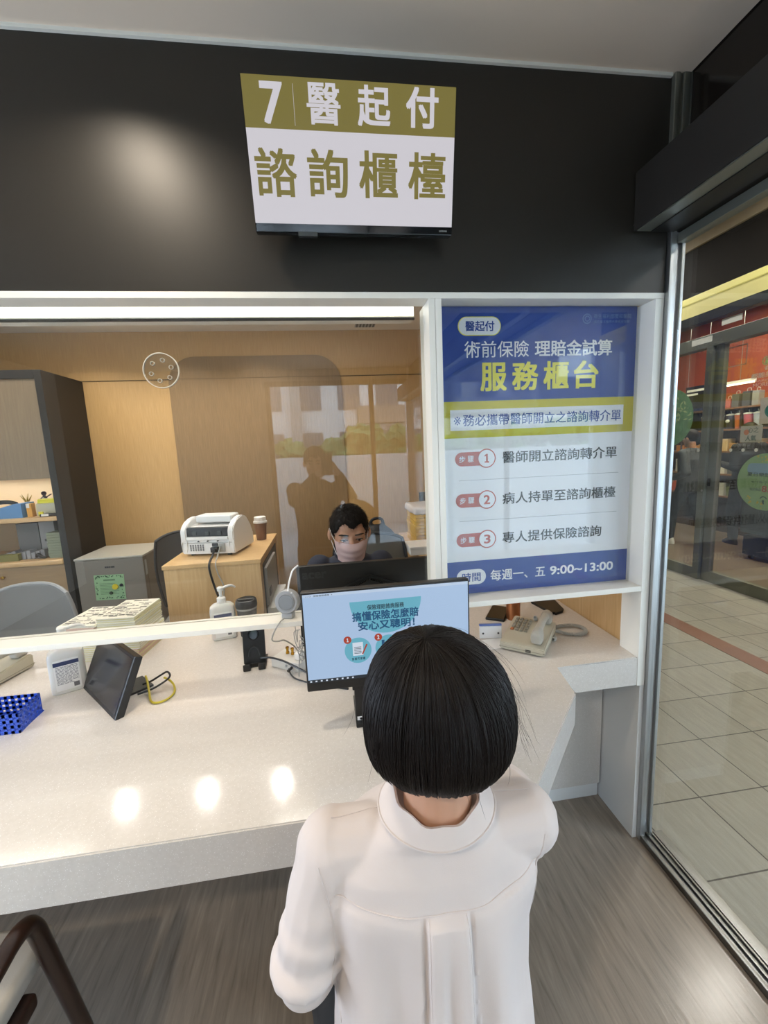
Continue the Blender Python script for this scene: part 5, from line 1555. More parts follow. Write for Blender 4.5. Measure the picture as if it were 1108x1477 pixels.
for i, (y, w, h, c, nm) in enumerate([(5.83, .11, .20, '#5b5a52', 'dark paper bag standing above the tumblers in the shop'), (5.66, .12, .22, '#4c4d4e', 'grey black bag above the tumblers in the shop'), (5.52, .10, .21, '#8c8c88', 'light grey bag above the tumblers in the shop'), (5.96, .10, .14, '#b5685c', 'pink card box at the left above the tumblers in the shop'), (6.45, .24, .20, '#33426b', 'dark blue pack under the black menu sign in the shop'), (6.75, .2, .16, '#6d6a62', 'grey pack at the far left top of the shop rack')]):
    t = thing('gift_bag', nm, 'bag', (6.30, y, 1.95))
    m_ = mat('bag_colour', c, 0.6)
    MB().box(-0.05, 0.05, -w / 2, w / 2, 0, h, 0.006).build('bag', m_, t)
    MB().tube([(0, -w * .25, h), (0, -w * .2, h + 0.04), (0, w * .2, h + 0.04), (0, w * .25, h)], 0.004, 6, smooth=4).build('handle', M['st_pale'], t)
for i, (y, z, w, h, c, nm) in enumerate([(5.93, 1.285, .10, .19, '#d8bd8c', 'cream box on the middle shop shelf beside the door stile'), (5.80, 1.285, .10, .12, '#c79a5e', 'tan low box on the middle shop shelf'), (5.62, 1.285, .12, .15, '#7a4a30', 'brown box in the middle of the middle shop shelf'), (5.42, 1.285, .10, .18, '#d9c6a0', 'cream box at the right of the middle shop shelf'), (5.29, 1.285, .09, .12, '#b8644a', 'red box at the right end of the middle shop shelf'), (5.16, 1.285, .10, .17, '#d8c09a', 'cream tall box beyond the red one on the middle shop shelf'), (6.32, 1.285, .14, .11, '#c08a4c', 'ochre box on the middle shop shelf left of the stile'), (6.52, 1.285, .18, .09, '#d39a58', 'orange tan low box on the middle shop shelf'), (6.78, 1.285, .16, .10, '#c9823e', 'orange box at the far left of the middle shop shelf'),
                                       (5.95, 0.925, .10, .16, '#d9d6c6', 'white box on the lower shop shelf beside the stile'), (5.80, 0.925, .10, .13, '#56564c', 'dark box on the lower shop shelf'), (6.80, 0.925, .10, .22, '#b8b4a4', 'pale bottle box on the lower shop shelf, far left'), (6.86, 0.575, .16, .24, '#c4552f', 'orange red bag on the lowest shop shelf, far left'), (6.66, 0.575, .13, .2, '#a44a30', 'rust red bag on the lowest shop shelf'), (5.95, 0.575, .12, .2, '#cfd2c8', 'white box on the lowest shop shelf beside the stile'), (5.78, 0.575, .12, .15, '#6f7a4e', 'olive box on the lowest shop shelf')]):
    t = thing('gift_box', nm, 'box', (6.30, y, z))
    MB().box(-0.07, 0.07, -w / 2, w / 2, 0, h * .8, 0.004).build('carton', mat('carton_colour', c, 0.6), t)
    MB().box(-0.072, 0.072, -w / 2 - .002, w / 2 + .002, h * .8, h, 0.004).build('lid', mat('carton_lid', c, 0.45, var=0.2, vscale=30), t)
ms = thing('menu_sign', 'black hanging menu sign with white lettering inside the shop', 'sign', (6.0, 6.28, 1.98))
MB().box(0, 0.02, -0.22, 0.20, 0.0, 0.36, 0.003).build('board', M['black_plastic'], ms)
MB().box(-0.0006, 0, -0.16, 0.17, 0.275, 0.31).box(-0.0006, 0, -0.04, 0.17, 0.215, 0.245).build('text_lines', M['st_white'], ms, smooth=False)
for y in (-0.19, 0.17):
    MB().cyl((0.01, y, 0.36), (0.01, y, 1.52), 0.003, seg=6).build('hanger', M['steel'], ms)
for i, (y, z) in enumerate(((7.0, 2.22), (5.45, 2.25))):
    t = thing('tube_lamp', ['short bright tube lamp inside the shop, left of the door stile', 'short bright tube lamp inside the shop, seen through the right door'][i], 'lamp', (5.9, y, z))
    MB().box(-0.02, 0.02, -0.22, 0.22, 0.012, 0.05).build('housing', M['white'], t)
    MB().cyl((0, -0.21, 0.0), (0, 0.21, 0.0), 0.012, seg=10).build('tube', mat('tube_lamp_light', '#ffffff', 0.5, emit='#fff6e0', estr=4.0), t)
    MB().cyl((0, 0, 0.05), (0, 0, 3.5 - z), 0.004, seg=6).build('hanger', M['steel'], t)
kt = thing('service_cart', 'low dark cart with a grey front inside the shop, behind the round green sticker', 'cart', (5.30, 4.15, 0))
MB().box(-0.20, 0.20, -0.55, 0.36, 0.05, 0.30, 0.01).build('base', mat('dark_navy_panel', '#1a1f27', 0.5), kt)
MB().box(-0.10, 0.20, -0.55, 0.5, 0.30, 0.86, 0.01).build('counter_front', mat('slate_grey_panel', '#4a5256', 0.5), kt)
MB().box(-0.14, 0.24, -0.6, 0.55, 0.86, 0.90, 0.005).build('counter_top', M['shop_dark'], kt)
lettering([('熱門商品', -0.10, 0.16, 0.15, 0.22, 0.0)], M['box_grey'], kt, mapf=lambda c: Vector((-0.2005, -c.x - 0.1, c.z)))
for y in (-0.45, 0.28):
    for x in (-0.15, 0.15):
        MB().cyl((x, y - 0.02, 0.025), (x, y + 0.02, 0.025), 0.025, seg=14).build('castor', M['black_plastic'], kt)

# ================================================================== people
M['skin'] = mat('skin', '#b98c72', 0.5, var=0.06, vscale=25, sss=0.12)
M['skin_neck'] = M['skin']
M['hair'] = mat('black_hair', '#120d0b', 0.6, spec=0.2)
M['hair_strand'] = mat('black_brown_hair', '#130d0a', 0.45, spec=0.22, var=0.35, vscale=40)
M['blouse'] = mat('off_white_cotton', '#c8beba', 0.85, bump=0.12, bscale=900, sheen=0.1)
M['black_cloth'] = mat('black_cloth', '#141416', 0.85, bump=0.2, bscale=500)
M['navy_cloth'] = mat('navy_cloth', '#252a3a', 0.85, bump=0.2, bscale=500)
M['eye_white'] = mat('eye_white', '#d8d2cb', 0.25)
M['iris'] = mat('dark_iris', '#1b120e', 0.15)


def head_prims(b, T, female=False):
    """head facing -y about its own centre; T places it"""
    def e(c, r):
        b.ell(T @ Vector(c), r, M=T.to_3x3(), u=28, v=18)

    def c(p, q, r0, r1):
        b.cap(T @ Vector(p), T @ Vector(q), r0, r1, seg=16)
    e((0, 0.012, 0.035), (0.074, 0.093, 0.083))
    e((0, -0.020, -0.030), (0.064, 0.068, 0.085))
    e((0, -0.040, -0.070), (0.047, 0.046, 0.046))
    e((0, -0.070, -0.100), (0.022, 0.018, 0.018))
    c((-0.036, -0.070, 0.022), (0.036, -0.070, 0.022), 0.014, 0.014)
    c((0, -0.082, 0.012), (0, -0.102, -0.032), 0.008, 0.0125)
    for s in (-1, 1):
        e((s * 0.036, -0.060, -0.026), (0.024, 0.022, 0.022))
        e((s * 0.0800, 0.010, -0.008), (0.012, 0.018, 0.030))
        c((s * 0.010, -0.096, -0.034), (s * 0.012, -0.094, -0.034), 0.007, 0.007)
    c((-0.020, -0.080, -0.066), (0.020, -0.080, -0.066), 0.007, 0.007)
    c((-0.015, -0.079, -0.075), (0.015, -0.079, -0.075), 0.008, 0.008)


def face_parts(parent, T):
    R3 = T.to_3x3()
    for s in (-1, 1):
        ey = MB().ell(T @ Vector((s * 0.031, -0.0765, 0.001)), (0.0135, 0.0085, 0.0048), M=R3, u=18, v=12).build('eye', M['eye_white'], parent)
        MB().ell(T @ Vector((s * 0.031, -0.0835, 0.0002)), (0.0055, 0.0025, 0.0044), M=R3, u=14, v=10).build('iris', M['iris'], ey)
        MB().tube([T @ Vector(p) for p in [(s * 0.0165, -0.0820, 0.002), (s * 0.024, -0.0875, 0.0065), (s * 0.034, -0.0865, 0.007), (s * 0.0455, -0.078, 0.003)]], [0.0016, 0.0022, 0.0024, 0.0016], 8, smooth=4).build('eyelid', M['hair'], parent, label='dark upper lid line')
        MB().tube([T @ Vector(p) for p in [(s * 0.013, -0.0865, 0.0255), (s * 0.027, -0.0880, 0.0285), (s * 0.040, -0.0805, 0.0275), (s * 0.050, -0.070, 0.0235)]], [0.0028, 0.0042, 0.004, 0.0018], 8, smooth=4).build('eyebrow', M['hair'], parent)


def hand_prims(b, wrist, d, up, curl=0.5, thumb=1, sc=1.0):
    """palm with four unequal fingers and a thumb; d points along the hand, up is the back of the hand"""
    d, up = Vector(d).normalized(), Vector(up).normalized()
    s = d.cross(up).normalized()
    w = Vector(wrist)

    def P(a, c_, u):
        return w + (d * a + s * c_ + up * u) * sc
    b.cap(P(0.0, 0, 0), P(0.03, 0, 0), 0.022 * sc, 0.024 * sc)
    for c_ in (-0.026, -0.009, 0.009, 0.026):
        b.cap(P(0.02, c_ * .7, 0), P(0.082, c_, 0.002), 0.014 * sc, 0.0125 * sc)
    for c_, ln in ((-0.029, 0.060), (-0.0098, 0.075), (0.0098, 0.080), (0.029, 0.068)):
        p = P(0.082, c_, 0.002)
        ang = 0.15
        for f in (0.45, 0.32, 0.23):
            ang += curl * 0.55
            q = p + (d * math.cos(ang) - up * math.sin(ang)) * ln * f * sc
            b.cap(p, q, 0.0092 * sc, 0.0084 * sc, seg=12)
            p = q
    t0 = P(0.018, thumb * 0.026, -0.004)
    t1 = P(0.048, thumb * 0.050, -0.012)
    t2 = P(0.078, thumb * 0.054, -0.020)
    b.cap(t0, t1, 0.0125 * sc, 0.0105 * sc, seg=12)
    b.cap(t1, t2, 0.0105 * sc, 0.0088 * sc, seg=12)


def head_T(pos, yaw=0.0, pitch=0.0, roll=0.0):
    return Matrix.Translation(pos) @ Matrix.Rotation(yaw, 4, 'Z') @ Matrix.Rotation(pitch, 4, 'X') @ Matrix.Rotation(roll, 4, 'Y')


def strand_mesh(paths, name, mat_, parent, centre=None):
    centre = HO if centre is None else centre
    vs, fs = [], []
    for pts, r0 in paths:
        n = len(pts)
        base = len(vs)
        for i, p in enumerate(pts):
            d = (pts[min(i + 1, n - 1)] - pts[max(i - 1, 0)])
            o_ = (p - centre)
            o_.z *= 0.4
            s_ = d.cross(o_)
            s_ = s_.normalized() if s_.length > 1e-9 else Vector((1, 0, 0))
            u_ = s_.cross(d).normalized() if d.length > 1e-9 else Vector((0, 0, 1))
            r = r0 * (1.0 if i < n - 2 else (0.75 if i == n - 2 else 0.2))
            for k in range(3):
                a = 2 * PI * k / 3 + PI / 2
                vs.append(p + s_ * (r * math.cos(a)) + u_ * (r * math.sin(a) * 0.8))
        for i in range(n - 1):
            for k in range(3):
                a_, b_ = base + i * 3 + k, base + i * 3 + (k + 1) % 3
                fs.append((a_, b_, b_ + 3, a_ + 3))
    me = bpy.data.meshes.new(name)
    me.from_pydata([tuple(v) for v in vs], [], fs)
    me.materials.append(mat_)
    me.polygons.foreach_set('use_smooth', [True] * len(me.polygons))
    return link(name, me, parent)


def short_hair(T, parent, mat_, front=0.058, seed=1, sc=(1, 1, 1), strands=0):
    """close-cropped cap of hair; vertices outside the hairline are drawn inside the skull"""
    bm = MB().ell((0, 0.012, 0.037), (0.0795 * sc[0], 0.099 * sc[1], 0.0895 * sc[2]), u=96, v=64)
    for v in bm.bm.verts:
        x, y, z = v.co
        line = front - 0.02 * (abs(x) / 0.06) ** 2 if y < -0.03 else None
        if y < -0.03:
            lim = front - 0.045 * max(0, (abs(x) - 0.045) / 0.03) - 0.010 * math.sin(x * 90 + seed)
        elif y < 0.028:
            k_ = (y + 0.03) / 0.058
            lim = -0.012 + 0.02 * k_
            if y < -0.012:
                lim = -0.012 + (front - 0.03) * max(0, (-0.012 - y) / 0.018)
        else:
            lim = -0.055
        lim += 0.006 * noise.noise(v.co * 120)
        if z < lim:
            v.co = Vector((x * 0.86, 0.012 + (y - 0.012) * 0.86, z * 0.9))
        else:
            v.co += v.co.normalized() * 0.0035 * noise.noise(Vector((x * 260, y * 120, z * 120)))
    keep = []
    for v in bm.bm.verts:
        n_ = Vector((v.co.x / 0.0795 ** 2, (v.co.y - 0.012) / 0.099 ** 2, (v.co.z - 0.037) / 0.0895 ** 2))
        r_ = (v.co.x / (0.0795 * sc[0])) ** 2 + ((v.co.y - 0.012) / (0.099 * sc[1])) ** 2 + ((v.co.z - 0.037) / (0.0895 * sc[2])) ** 2
        if r_ > 0.9:
            keep.append((v.co.copy(), n_.normalized()))
    bm.xf(T)
    cap_ = bm.build('hair', mat_, parent, angle=80)
    if strands:
        q = random.Random(seed)
        ps = []
        for i in range(strands):
            p, n_ = q.choice(keep)
            p = p + Vector((q.uniform(-.003, .003), q.uniform(-.003, .003), q.uniform(-.002, .002)))
            fl = Vector((q.gauss(0, .25), -0.55 if p.y < 0.02 else 0.3, -0.75 if p.z < 0.06 else -0.1))
            fl = (fl - n_ * fl.dot(n_)).normalized()
            ln = q.uniform(0.010, 0.019)
            ps.append(([T @ (p - n_ * 0.002), T @ (p + n_ * ln * 0.18 + fl * ln * 0.35), T @ (p + n_ * ln * 0.30 + fl * ln * 0.75), T @ (p + n_ * ln * 0.34 + fl * ln * 1.05)], 0.00055))
        strand_mesh(ps, 'hair_strands', mat_, cap_, T @ Vector((0, 0, 0.03)))
    return cap_


# ------------------------------------------------------------------ the clerk
mn = thing('person', 'person with short black hair, pink face mask and navy shirt behind the glass', 'person', (0.08, 2.2, 0))
off = Vector((-0.08, -2.2, 0))
HT = head_T(Vector((0.080, 1.962, 1.165)) + off, yaw=math.radians(3), pitch=math.radians(14)) @ Matrix.Diagonal((1.14, 1.05, 1.03, 1.0))
b = MB()
head_prims(b, HT)


def L(*p):
    return Vector(p) + off


b.cap(L(0.08, 2.00, 1.11), L(0.08, 2.06, 0.98), 0.054, 0.062)
b.loft([(0, -0.02, 0.50, 0.15, 0.11), (0, -0.04, 0.66, 0.15, 0.10), (0, -0.09, 0.86, 0.16, 0.10), (0, -0.13, 0.97, 0.13, 0.075), (0, -0.13, 1.0, 0.07, 0.06)])
for s in (-1, 1):
    b.cap(L(0.08 + s * 0.165, 2.06, 0.955), L(0.08 + s * 0.235, 1.95, 0.80), 0.047, 0.040)
    b.cap(L(0.08 + s * 0.235, 1.95, 0.80), L(0.08 + s * 0.12, 1.815, 0.795), 0.038, 0.027)
    hand_prims(b, L(0.08 + s * 0.12, 1.815, 0.795), (-s * 0.5, -0.85, -0.06), (0, 0, 1), curl=0.5, thumb=s)
    b.cap(L(0.08 + s * 0.09, 2.20, 0.53), L(0.08 + s * 0.12, 1.80, 0.53), 0.078, 0.058)
    b.cap(L(0.08 + s * 0.12, 1.80, 0.53), L(0.08 + s * 0.12, 1.86, 0.09), 0.052, 0.038)
    b.cap(L(0.08 + s * 0.12, 1.87, 0.05), L(0.08 + s * 0.12, 1.73, 0.04), 0.038, 0.030)
bd_ = blob(b, 'body', M['skin'], mn, voxel=0.0045, it=5)
face_parts(mn, HT)
short_hair(HT, mn, mat('clerk_hair', '#17120f', 0.7, spec=0.15, var=0.3, vscale=90), front=0.064, strands=2600)


def mask_pt(u, v):
    x = (u - 0.5) * 2
    z = -0.008 - 0.098 * v
    w = 0.069 - 0.014 * v
    bulge = 0.1215 - 0.020 * abs(v - 0.35)
    y = -bulge + 0.062 * abs(x) ** 2.2
    y += 0.0028 * math.sin(v * PI * 6) * (1 - abs(x) ** 3)
    if v < 0.12:
        y += 0.010 * (1 - v / 0.12) * (abs(x) < 0.7)
    return HT @ Vector((w * x, y, z + 0.004 * abs(x) * (1 - 2 * v)))


mk = MB()
mk.grid(mask_pt, 30, 26)
bmesh.ops.solidify(mk.bm, geom=mk.bm.faces[:], thickness=0.0015)
mko = mk.build('face_mask', mat('pink_mask_fabric', '#f0d9da', 0.8, bump=0.1, bscale=600), mn, angle=60)
for s in (-1, 1):
    MB().tube([HT @ Vector(p) for p in [(s * 0.066, -0.047, -0.012), (s * 0.076, -0.015, 0.006), (s * 0.082, 0.012, 0.022), (s * 0.083, 0.026, 0.0), (s * 0.078, 0.012, -0.034), (s * 0.064, -0.030, -0.075), (s * 0.052, -0.046, -0.10)]], 0.0017, 6, smooth=5).build('ear_loop', M['white_plastic'], mko)
b = MB()
b.loft([(0, -0.02, 0.52, 0.165, 0.125), (0, -0.045, 0.68, 0.165, 0.118), (0, -0.09, 0.86, 0.18, 0.118), (0, -0.125, 0.970, 0.165, 0.092), (0, -0.135, 1.022, 0.100, 0.072), (0, -0.14, 1.036, 0.064, 0.058)])
for s in (-1, 1):
    b.cap(L(0.08 + s * 0.155, 2.062, 0.978), L(0.08 + s * 0.235, 1.955, 0.80), 0.066, 0.056)
    b.cap(L(0.08 + s * 0.235, 1.955, 0.80), L(0.08 + s * 0.145, 1.84, 0.80), 0.054, 0.040)


def folds(c):
    return c + Vector((0, 1, 0)) * 0.006 * noise.noise(Vector((c.x * 9, c.y * 5, c.z * 16)))


sh = blob(b, 'shirt', M['navy_cloth'], mn, voxel=0.006, it=6, deform=folds)
cl = MB()
ring = []
for k in range(25):
    a = -PI / 2 + 0.32 + (2 * PI - 0.64) * k / 24
    ring.append((0.066 * math.cos(a), -0.150 + 0.060 * math.sin(a), 1.046 + 0.012 * math.sin(a)))
cl.tube(ring, 0.014, 8)
cl.build('collar', M['navy_cloth'], sh)
b = MB()
for s in (-1, 1):
    b.cap(L(0.08 + s * 0.085, 2.22, 0.54), L(0.08 + s * 0.12, 1.80, 0.535), 0.095, 0.072)
    b.cap(L(0.08 + s * 0.12, 1.80, 0.535), L(0.08 + s * 0.12, 1.86, 0.10), 0.066, 0.055)
b.ell(L(0.08, 2.22, 0.55), (0.17, 0.13, 0.10))
blob(b, 'trousers', M['black_cloth'], mn, voxel=0.009, it=4)
for s in (-1, 1):
    MB().loft([(s * 0.12, -0.39, 0.0, 0.048, 0.135), (s * 0.12, -0.39, 0.03, 0.048, 0.135), (s * 0.12, -0.37, 0.07, 0.043, 0.10), (s * 0.12, -0.33, 0.10, 0.040, 0.05)]).build('shoe', M['black_plastic'], mn)

# ------------------------------------------------------------------ the woman at the counter
wm = thing('person', 'person with a dark bob seen from behind, seated at the counter in an off-white blouse', 'person', (0.12, 0.48, 0))
wo = Vector((-0.12, -0.48, 0))


def W(*p):
    return Vector(p) + wo


HC = Vector((0.137, 0.560, 1.170))
WT = head_T(HC + wo + Vector((0, 0.004, -0.014)), yaw=PI + math.radians(2), pitch=math.radians(12))
b = MB()
head_prims(b, WT)
b.cap(W(0.136, 0.566, 1.10), W(0.133, 0.558, 0.985), 0.050, 0.054)
b.cap(W(0.133, 0.558, 0.985), W(0.132, 0.580, 0.94), 0.054, 0.070)
b.loft([(0.0, 0.07, 0.46, 0.15, 0.10), (0.0, 0.09, 0.62, 0.125, 0.085), (0.0, 0.105, 0.78, 0.135, 0.085), (0.005, 0.108, 0.90, 0.14, 0.08), (0.008, 0.108, 0.955, 0.10, 0.055)])
SL, SR = W(-0.032, 0.582, 0.940), W(0.284, 0.574, 0.940)
EL, ER = W(-0.082, 0.552, 0.775), W(0.312, 0.735, 0.852)
WL, WR = W(0.020, 0.735, 0.640), W(0.225, 0.885, 0.800)
b.cap(SL, EL, 0.043, 0.036)
b.cap(EL, WL, 0.034, 0.024)
b.cap(SR, ER, 0.043, 0.036)
b.cap(ER, WR, 0.034, 0.024)
hand_prims(b, WL, (0.55, 0.75, -0.30), (0, 0.2, 1), curl=0.5, thumb=-1, sc=0.92)
hand_prims(b, WR, (-0.30, 0.94, -0.16), (0, 0.1, 1), curl=0.45, thumb=-1, sc=0.92)
for s, kx in ((-1, -0.075), (1, 0.235)):
    b.cap(W(0.12 + s * 0.08, 0.48, 0.52), W(kx, 0.87, 0.535), 0.080, 0.058)
    b.cap(W(kx, 0.87, 0.535), W(kx + 0.01, 0.90, 0.10), 0.052, 0.036)
    b.cap(W(kx + 0.01, 0.89, 0.06), W(kx + 0.01, 1.04, 0.035), 0.036, 0.028)
blob(b, 'body', M['skin'], wm, voxel=0.0048, it=5)
face_parts(wm, WT)

# blouse: one cloth body with sleeves, yoke seam, box pleat, stand-up collar
b = MB()
b.loft([(-0.004, 0.080, 0.47, 0.185, 0.135), (-0.002, 0.090, 0.58, 0.170, 0.122), (0.0, 0.103, 0.70, 0.162, 0.112), (0.002, 0.108, 0.80, 0.162, 0.110), (0.005, 0.108, 0.88, 0.172, 0.106), (0.007, 0.106, 0.935, 0.164, 0.094), (0.009, 0.102, 0.975, 0.120, 0.078), (0.012, 0.088, 1.000, 0.078, 0.068), (0.013, 0.083, 1.014, 0.070, 0.063)], seg=48, ex=2.5)
b.cap(W(0.03, 0.575, 0.945), SL, 0.052, 0.052)
b.cap(W(0.22, 0.565, 0.945), SR, 0.052, 0.052)
b.cap(SL, EL, 0.054, 0.053)
b.cap(EL, EL.lerp(WL, 0.85), 0.052, 0.038)
b.cap(SR, ER, 0.052, 0.049)
b.cap(ER, ER.lerp(WR, 0.9), 0.049, 0.034)
PX = 0.006          # pleat axis (local x)
ZY = 0.900          # yoke seam height on the back


def yoke(x):
    return ZY + 0.55 * (x - PX) ** 2


def dress(c):
    x, y, z = c
    back = 1.0 if y < 0.09 else max(0.0, 1 - (y - 0.09) / 0.05)
    arm = abs(x - 0.01) > 0.165
    d = Vector((0, 0, 0))
    below = max(0.0, min(1.0, (yoke(x) - z) / 0.012))
    if back and not arm:
        # gathered cloth under the yoke
        d.y -= back * below * 0.004
        pw = 0.026 + 0.02 * max(0, yoke(x) - z)
        t = abs(x - PX)
        if t < pw + 0.004 and below > 0:
            edge = min(1.0, max(0.0, (pw + 0.004 - t) / 0.0045))
            depth = 0.0075 + 0.02 * max(0.0, min(0.25, yoke(x) - z))
            d.y -= back * below * edge * depth
            if t < pw * 0.5:
                d.y += back * below * 0.012 * min(0.2, yoke(x) - z) / 0.2 * (1 - t / (pw * 0.5))
        elif t < pw + 0.011 and below > 0:
            d.y += back * below * 0.0045 * math.sin(PI * (t - pw - 0.004) / 0.007)
        else:
            d.y += back * below * 0.010 * math.sin((x - PX) * 62 + 2.2 * (z - 0.8)) * min(1.0, (yoke(x) - z) / 0.15) * min(1, t / 0.07)
        d.y += back * 0.005 * noise.noise(Vector((x * 12, 1, z * 9)))
    # soft diagonal creases of the sleeves
    if arm or z > 0.9:
        d += Vector((0.5, -0.5, 0.5)) * 0.0075 * noise.noise(Vector((x * 14, y * 14, z * 22)))
    p = Vector(c)
    for q in (EL, ER):
        r = (p - q).length
        if r < 0.11:
            ax = (p - q).normalized()
            d += ax * 0.0085 * math.sin(r * 130 + 6 * ax.z) * (1 - r / 0.11)
    return c + d


bl_ = blob(b, 'blouse', M['blouse'], wm, voxel=0.0032, it=10, deform=dress)
bvh = BVHTree.FromPolygons([v.co.copy() for v in bl_.data.vertices], [list(p.vertices) for p in bl_.data.polygons])


def on_back(x, z, eps=0.0004):
    h = bvh.ray_cast(Vector((x, -0.6, z)), Vector((0, 1, 0)))
    return (h[0] + Vector((0, -eps, 0))) if h[0] else None


def on_top(x, y, eps=0.0004):
    h = bvh.ray_cast(Vector((x, y, 1.3)), Vector((0, 0, -1)))
    return (h[0] + Vector((0, 0, eps))) if h[0] else None


sm = [on_back(x, yoke(x)) for x in [-0.150 + 0.31 * i / 60 for i in range(61)]]
MB().tube([p for p in sm if p], 0.0011, 6).build('yoke_seam', M['blouse'], bl_)
for s in (-1, 1):
    sl = [on_back(PX + s * (0.0275 + 0.02 * (ZY - z)), z) for z in [ZY - 0.002 - 0.30 * i / 40 for i in range(41)]]
    MB().tube([p for p in sl if p], 0.0008, 6).build('pleat_edge', M['blouse'], bl_)
    ar = [on_back(0.008 + s * ((0.178 if s < 0 else 0.165) - 0.016 * math.sin(PI * (0.95 - z) / 0.2)), z) for z in [0.955 - 0.19 * i / 30 for i in range(31)]]
    MB().tube([p for p in ar if p and p.y < 0.13], 0.0009, 6).build('armhole_seam', M['blouse'], bl_)
    sh_ = [on_top(0.010 + s * (0.072 + 0.088 * i / 24), 0.100 - 0.004 * i / 24) for i in range(25)]
    MB().tube([p for p in sh_ if p], 0.0007, 6).build('shoulder_seam', M['blouse'], bl_)

# collar band: stands round the neck, a little flared, the back edge slightly open
cb = MB()
NU, NV = 56, 8
for side in range(1):
    def colp(u, v):
        a = 2 * PI * u
        ca, sa = math.cos(a), math.sin(a)
        R0x, R0y = 0.090, 0.073
        R1x, R1y = 0.067, 0.066
        f = v
        rx, ry = R0x * (1 - f) + R1x * f, R0y * (1 - f) + R1y * f
        z = 1.006 + 0.027 * f + 0.010 * sa + 0.006 * (abs(ca) ** 2)
        y = 0.081 + 0.003 * f
        wob = 0.0016 * math.sin(9 * a + 1.0) * f
        return Vector((0.013 + (rx + wob) * ca, y + (ry + wob) * sa, z + 0.0015 * math.sin(7 * a) * f))
    cb.grid(colp, NU, NV)
bmesh.ops.remove_doubles(cb.bm, verts=cb.bm.verts[:], dist=0.0004)
bmesh.ops.solidify(cb.bm, geom=cb.bm.faces[:], thickness=0.0055)
cb.build('collar', M['blouse'], bl_, angle=60)
cr = [colp(u / 60, 0.0) + Vector((0, 0, 0.0)) for u in range(60)]
MB().tube(cr, 0.0016, 6, closed=True).build('collar_seam', M['blouse'], bl_)

# trousers and shoes
b = MB()
for s, kx in ((-1, -0.075), (1, 0.235)):
    b.cap(W(0.12 + s * 0.075, 0.47, 0.535), W(kx, 0.87, 0.54), 0.098, 0.070)
    b.cap(W(kx, 0.87, 0.54), W(kx + 0.01, 0.90, 0.12), 0.064, 0.052)
b.ell(W(0.12, 0.47, 0.55), (0.175, 0.135, 0.10))
blob(b, 'trousers', M['black_cloth'], wm, voxel=0.009, it=4)
for kx in (-0.065, 0.245):
    MB().loft([(kx - 0.12, 0.49, 0.0, 0.042, 0.12), (kx - 0.12, 0.49, 0.025, 0.042, 0.12), (kx - 0.12, 0.47, 0.06, 0.038, 0.085), (kx - 0.12, 0.43, 0.09, 0.036, 0.045)]).build('shoe', M['black_plastic'], wm)

# bob: a cap of hair and several thousand single strands, all from the crown downwards
rnd = random.Random(21)
HO = HC + wo
WH = Vector((-0.022, -0.030, 0.0))


def hair_surface(a, t, rad=0.0):
    """a: direction of fall (0 = right, pi/2 = forward), t: 0 crown .. 1 tip"""
    ca, sa = math.cos(a), math.sin(a)
    back = max(0.0, -sa)
    front = max(0.0, sa)
    ax_, ay_, az_ = 0.1085 + rad, 0.120 + rad, 0.121 + rad
    # length below the centre
    end = -0.074 + 0.004 * back
    if front > 0.45:
        end = -0.074 + 0.07 * min(1.0, (front - 0.45) / 0.15)
    th_end = 1.0
    if t < 0.62:
        th = (t / 0.62) * PI / 2 * 1.04
        x, y, z = ax_ * math.sin(th) * ca, ay_ * math.sin(th) * sa, az_ * math.cos(th)
        k = (1 - math.sin(th)) ** 1.5
        x += WH.x * k
        y += WH.y * k
    else:
        s_ = (t - 0.62) / 0.38
        th = PI / 2 * 1.04
        z0 = az_ * math.cos(th)
        z = z0 + (end - z0) * s_
        tuck = 0.024 * s_ ** 2.4 * (0.35 + 0.75 * back)
        x, y = (ax_ * math.sin(th) - tuck) * ca, (ay_ * math.sin(th) - tuck * 1.25) * sa
    return HO + Vector((x, y - 0.004, z))


hb = MB()
NA, NT = 96, 40
vsg = [[hb.bm.verts.new(hair_surface(2 * PI * i / NA, max(0.004, j / NT) * 0.985, -0.004)) for j in range(NT + 1)] for i in range(NA)]
for i in range(NA):
    for j in range(NT):
        hb.bm.faces.new((vsg[i][j], vsg[(i + 1) % NA][j], vsg[(i + 1) % NA][j + 1], vsg[i][j + 1]))
hb.bm.faces.new([vsg[i][0] for i in range(NA)])
bmesh.ops.solidify(hb.bm, geom=hb.bm.faces[:], thickness=0.006)
hair_cap = hb.build('hair', M['hair'], wm, angle=80)


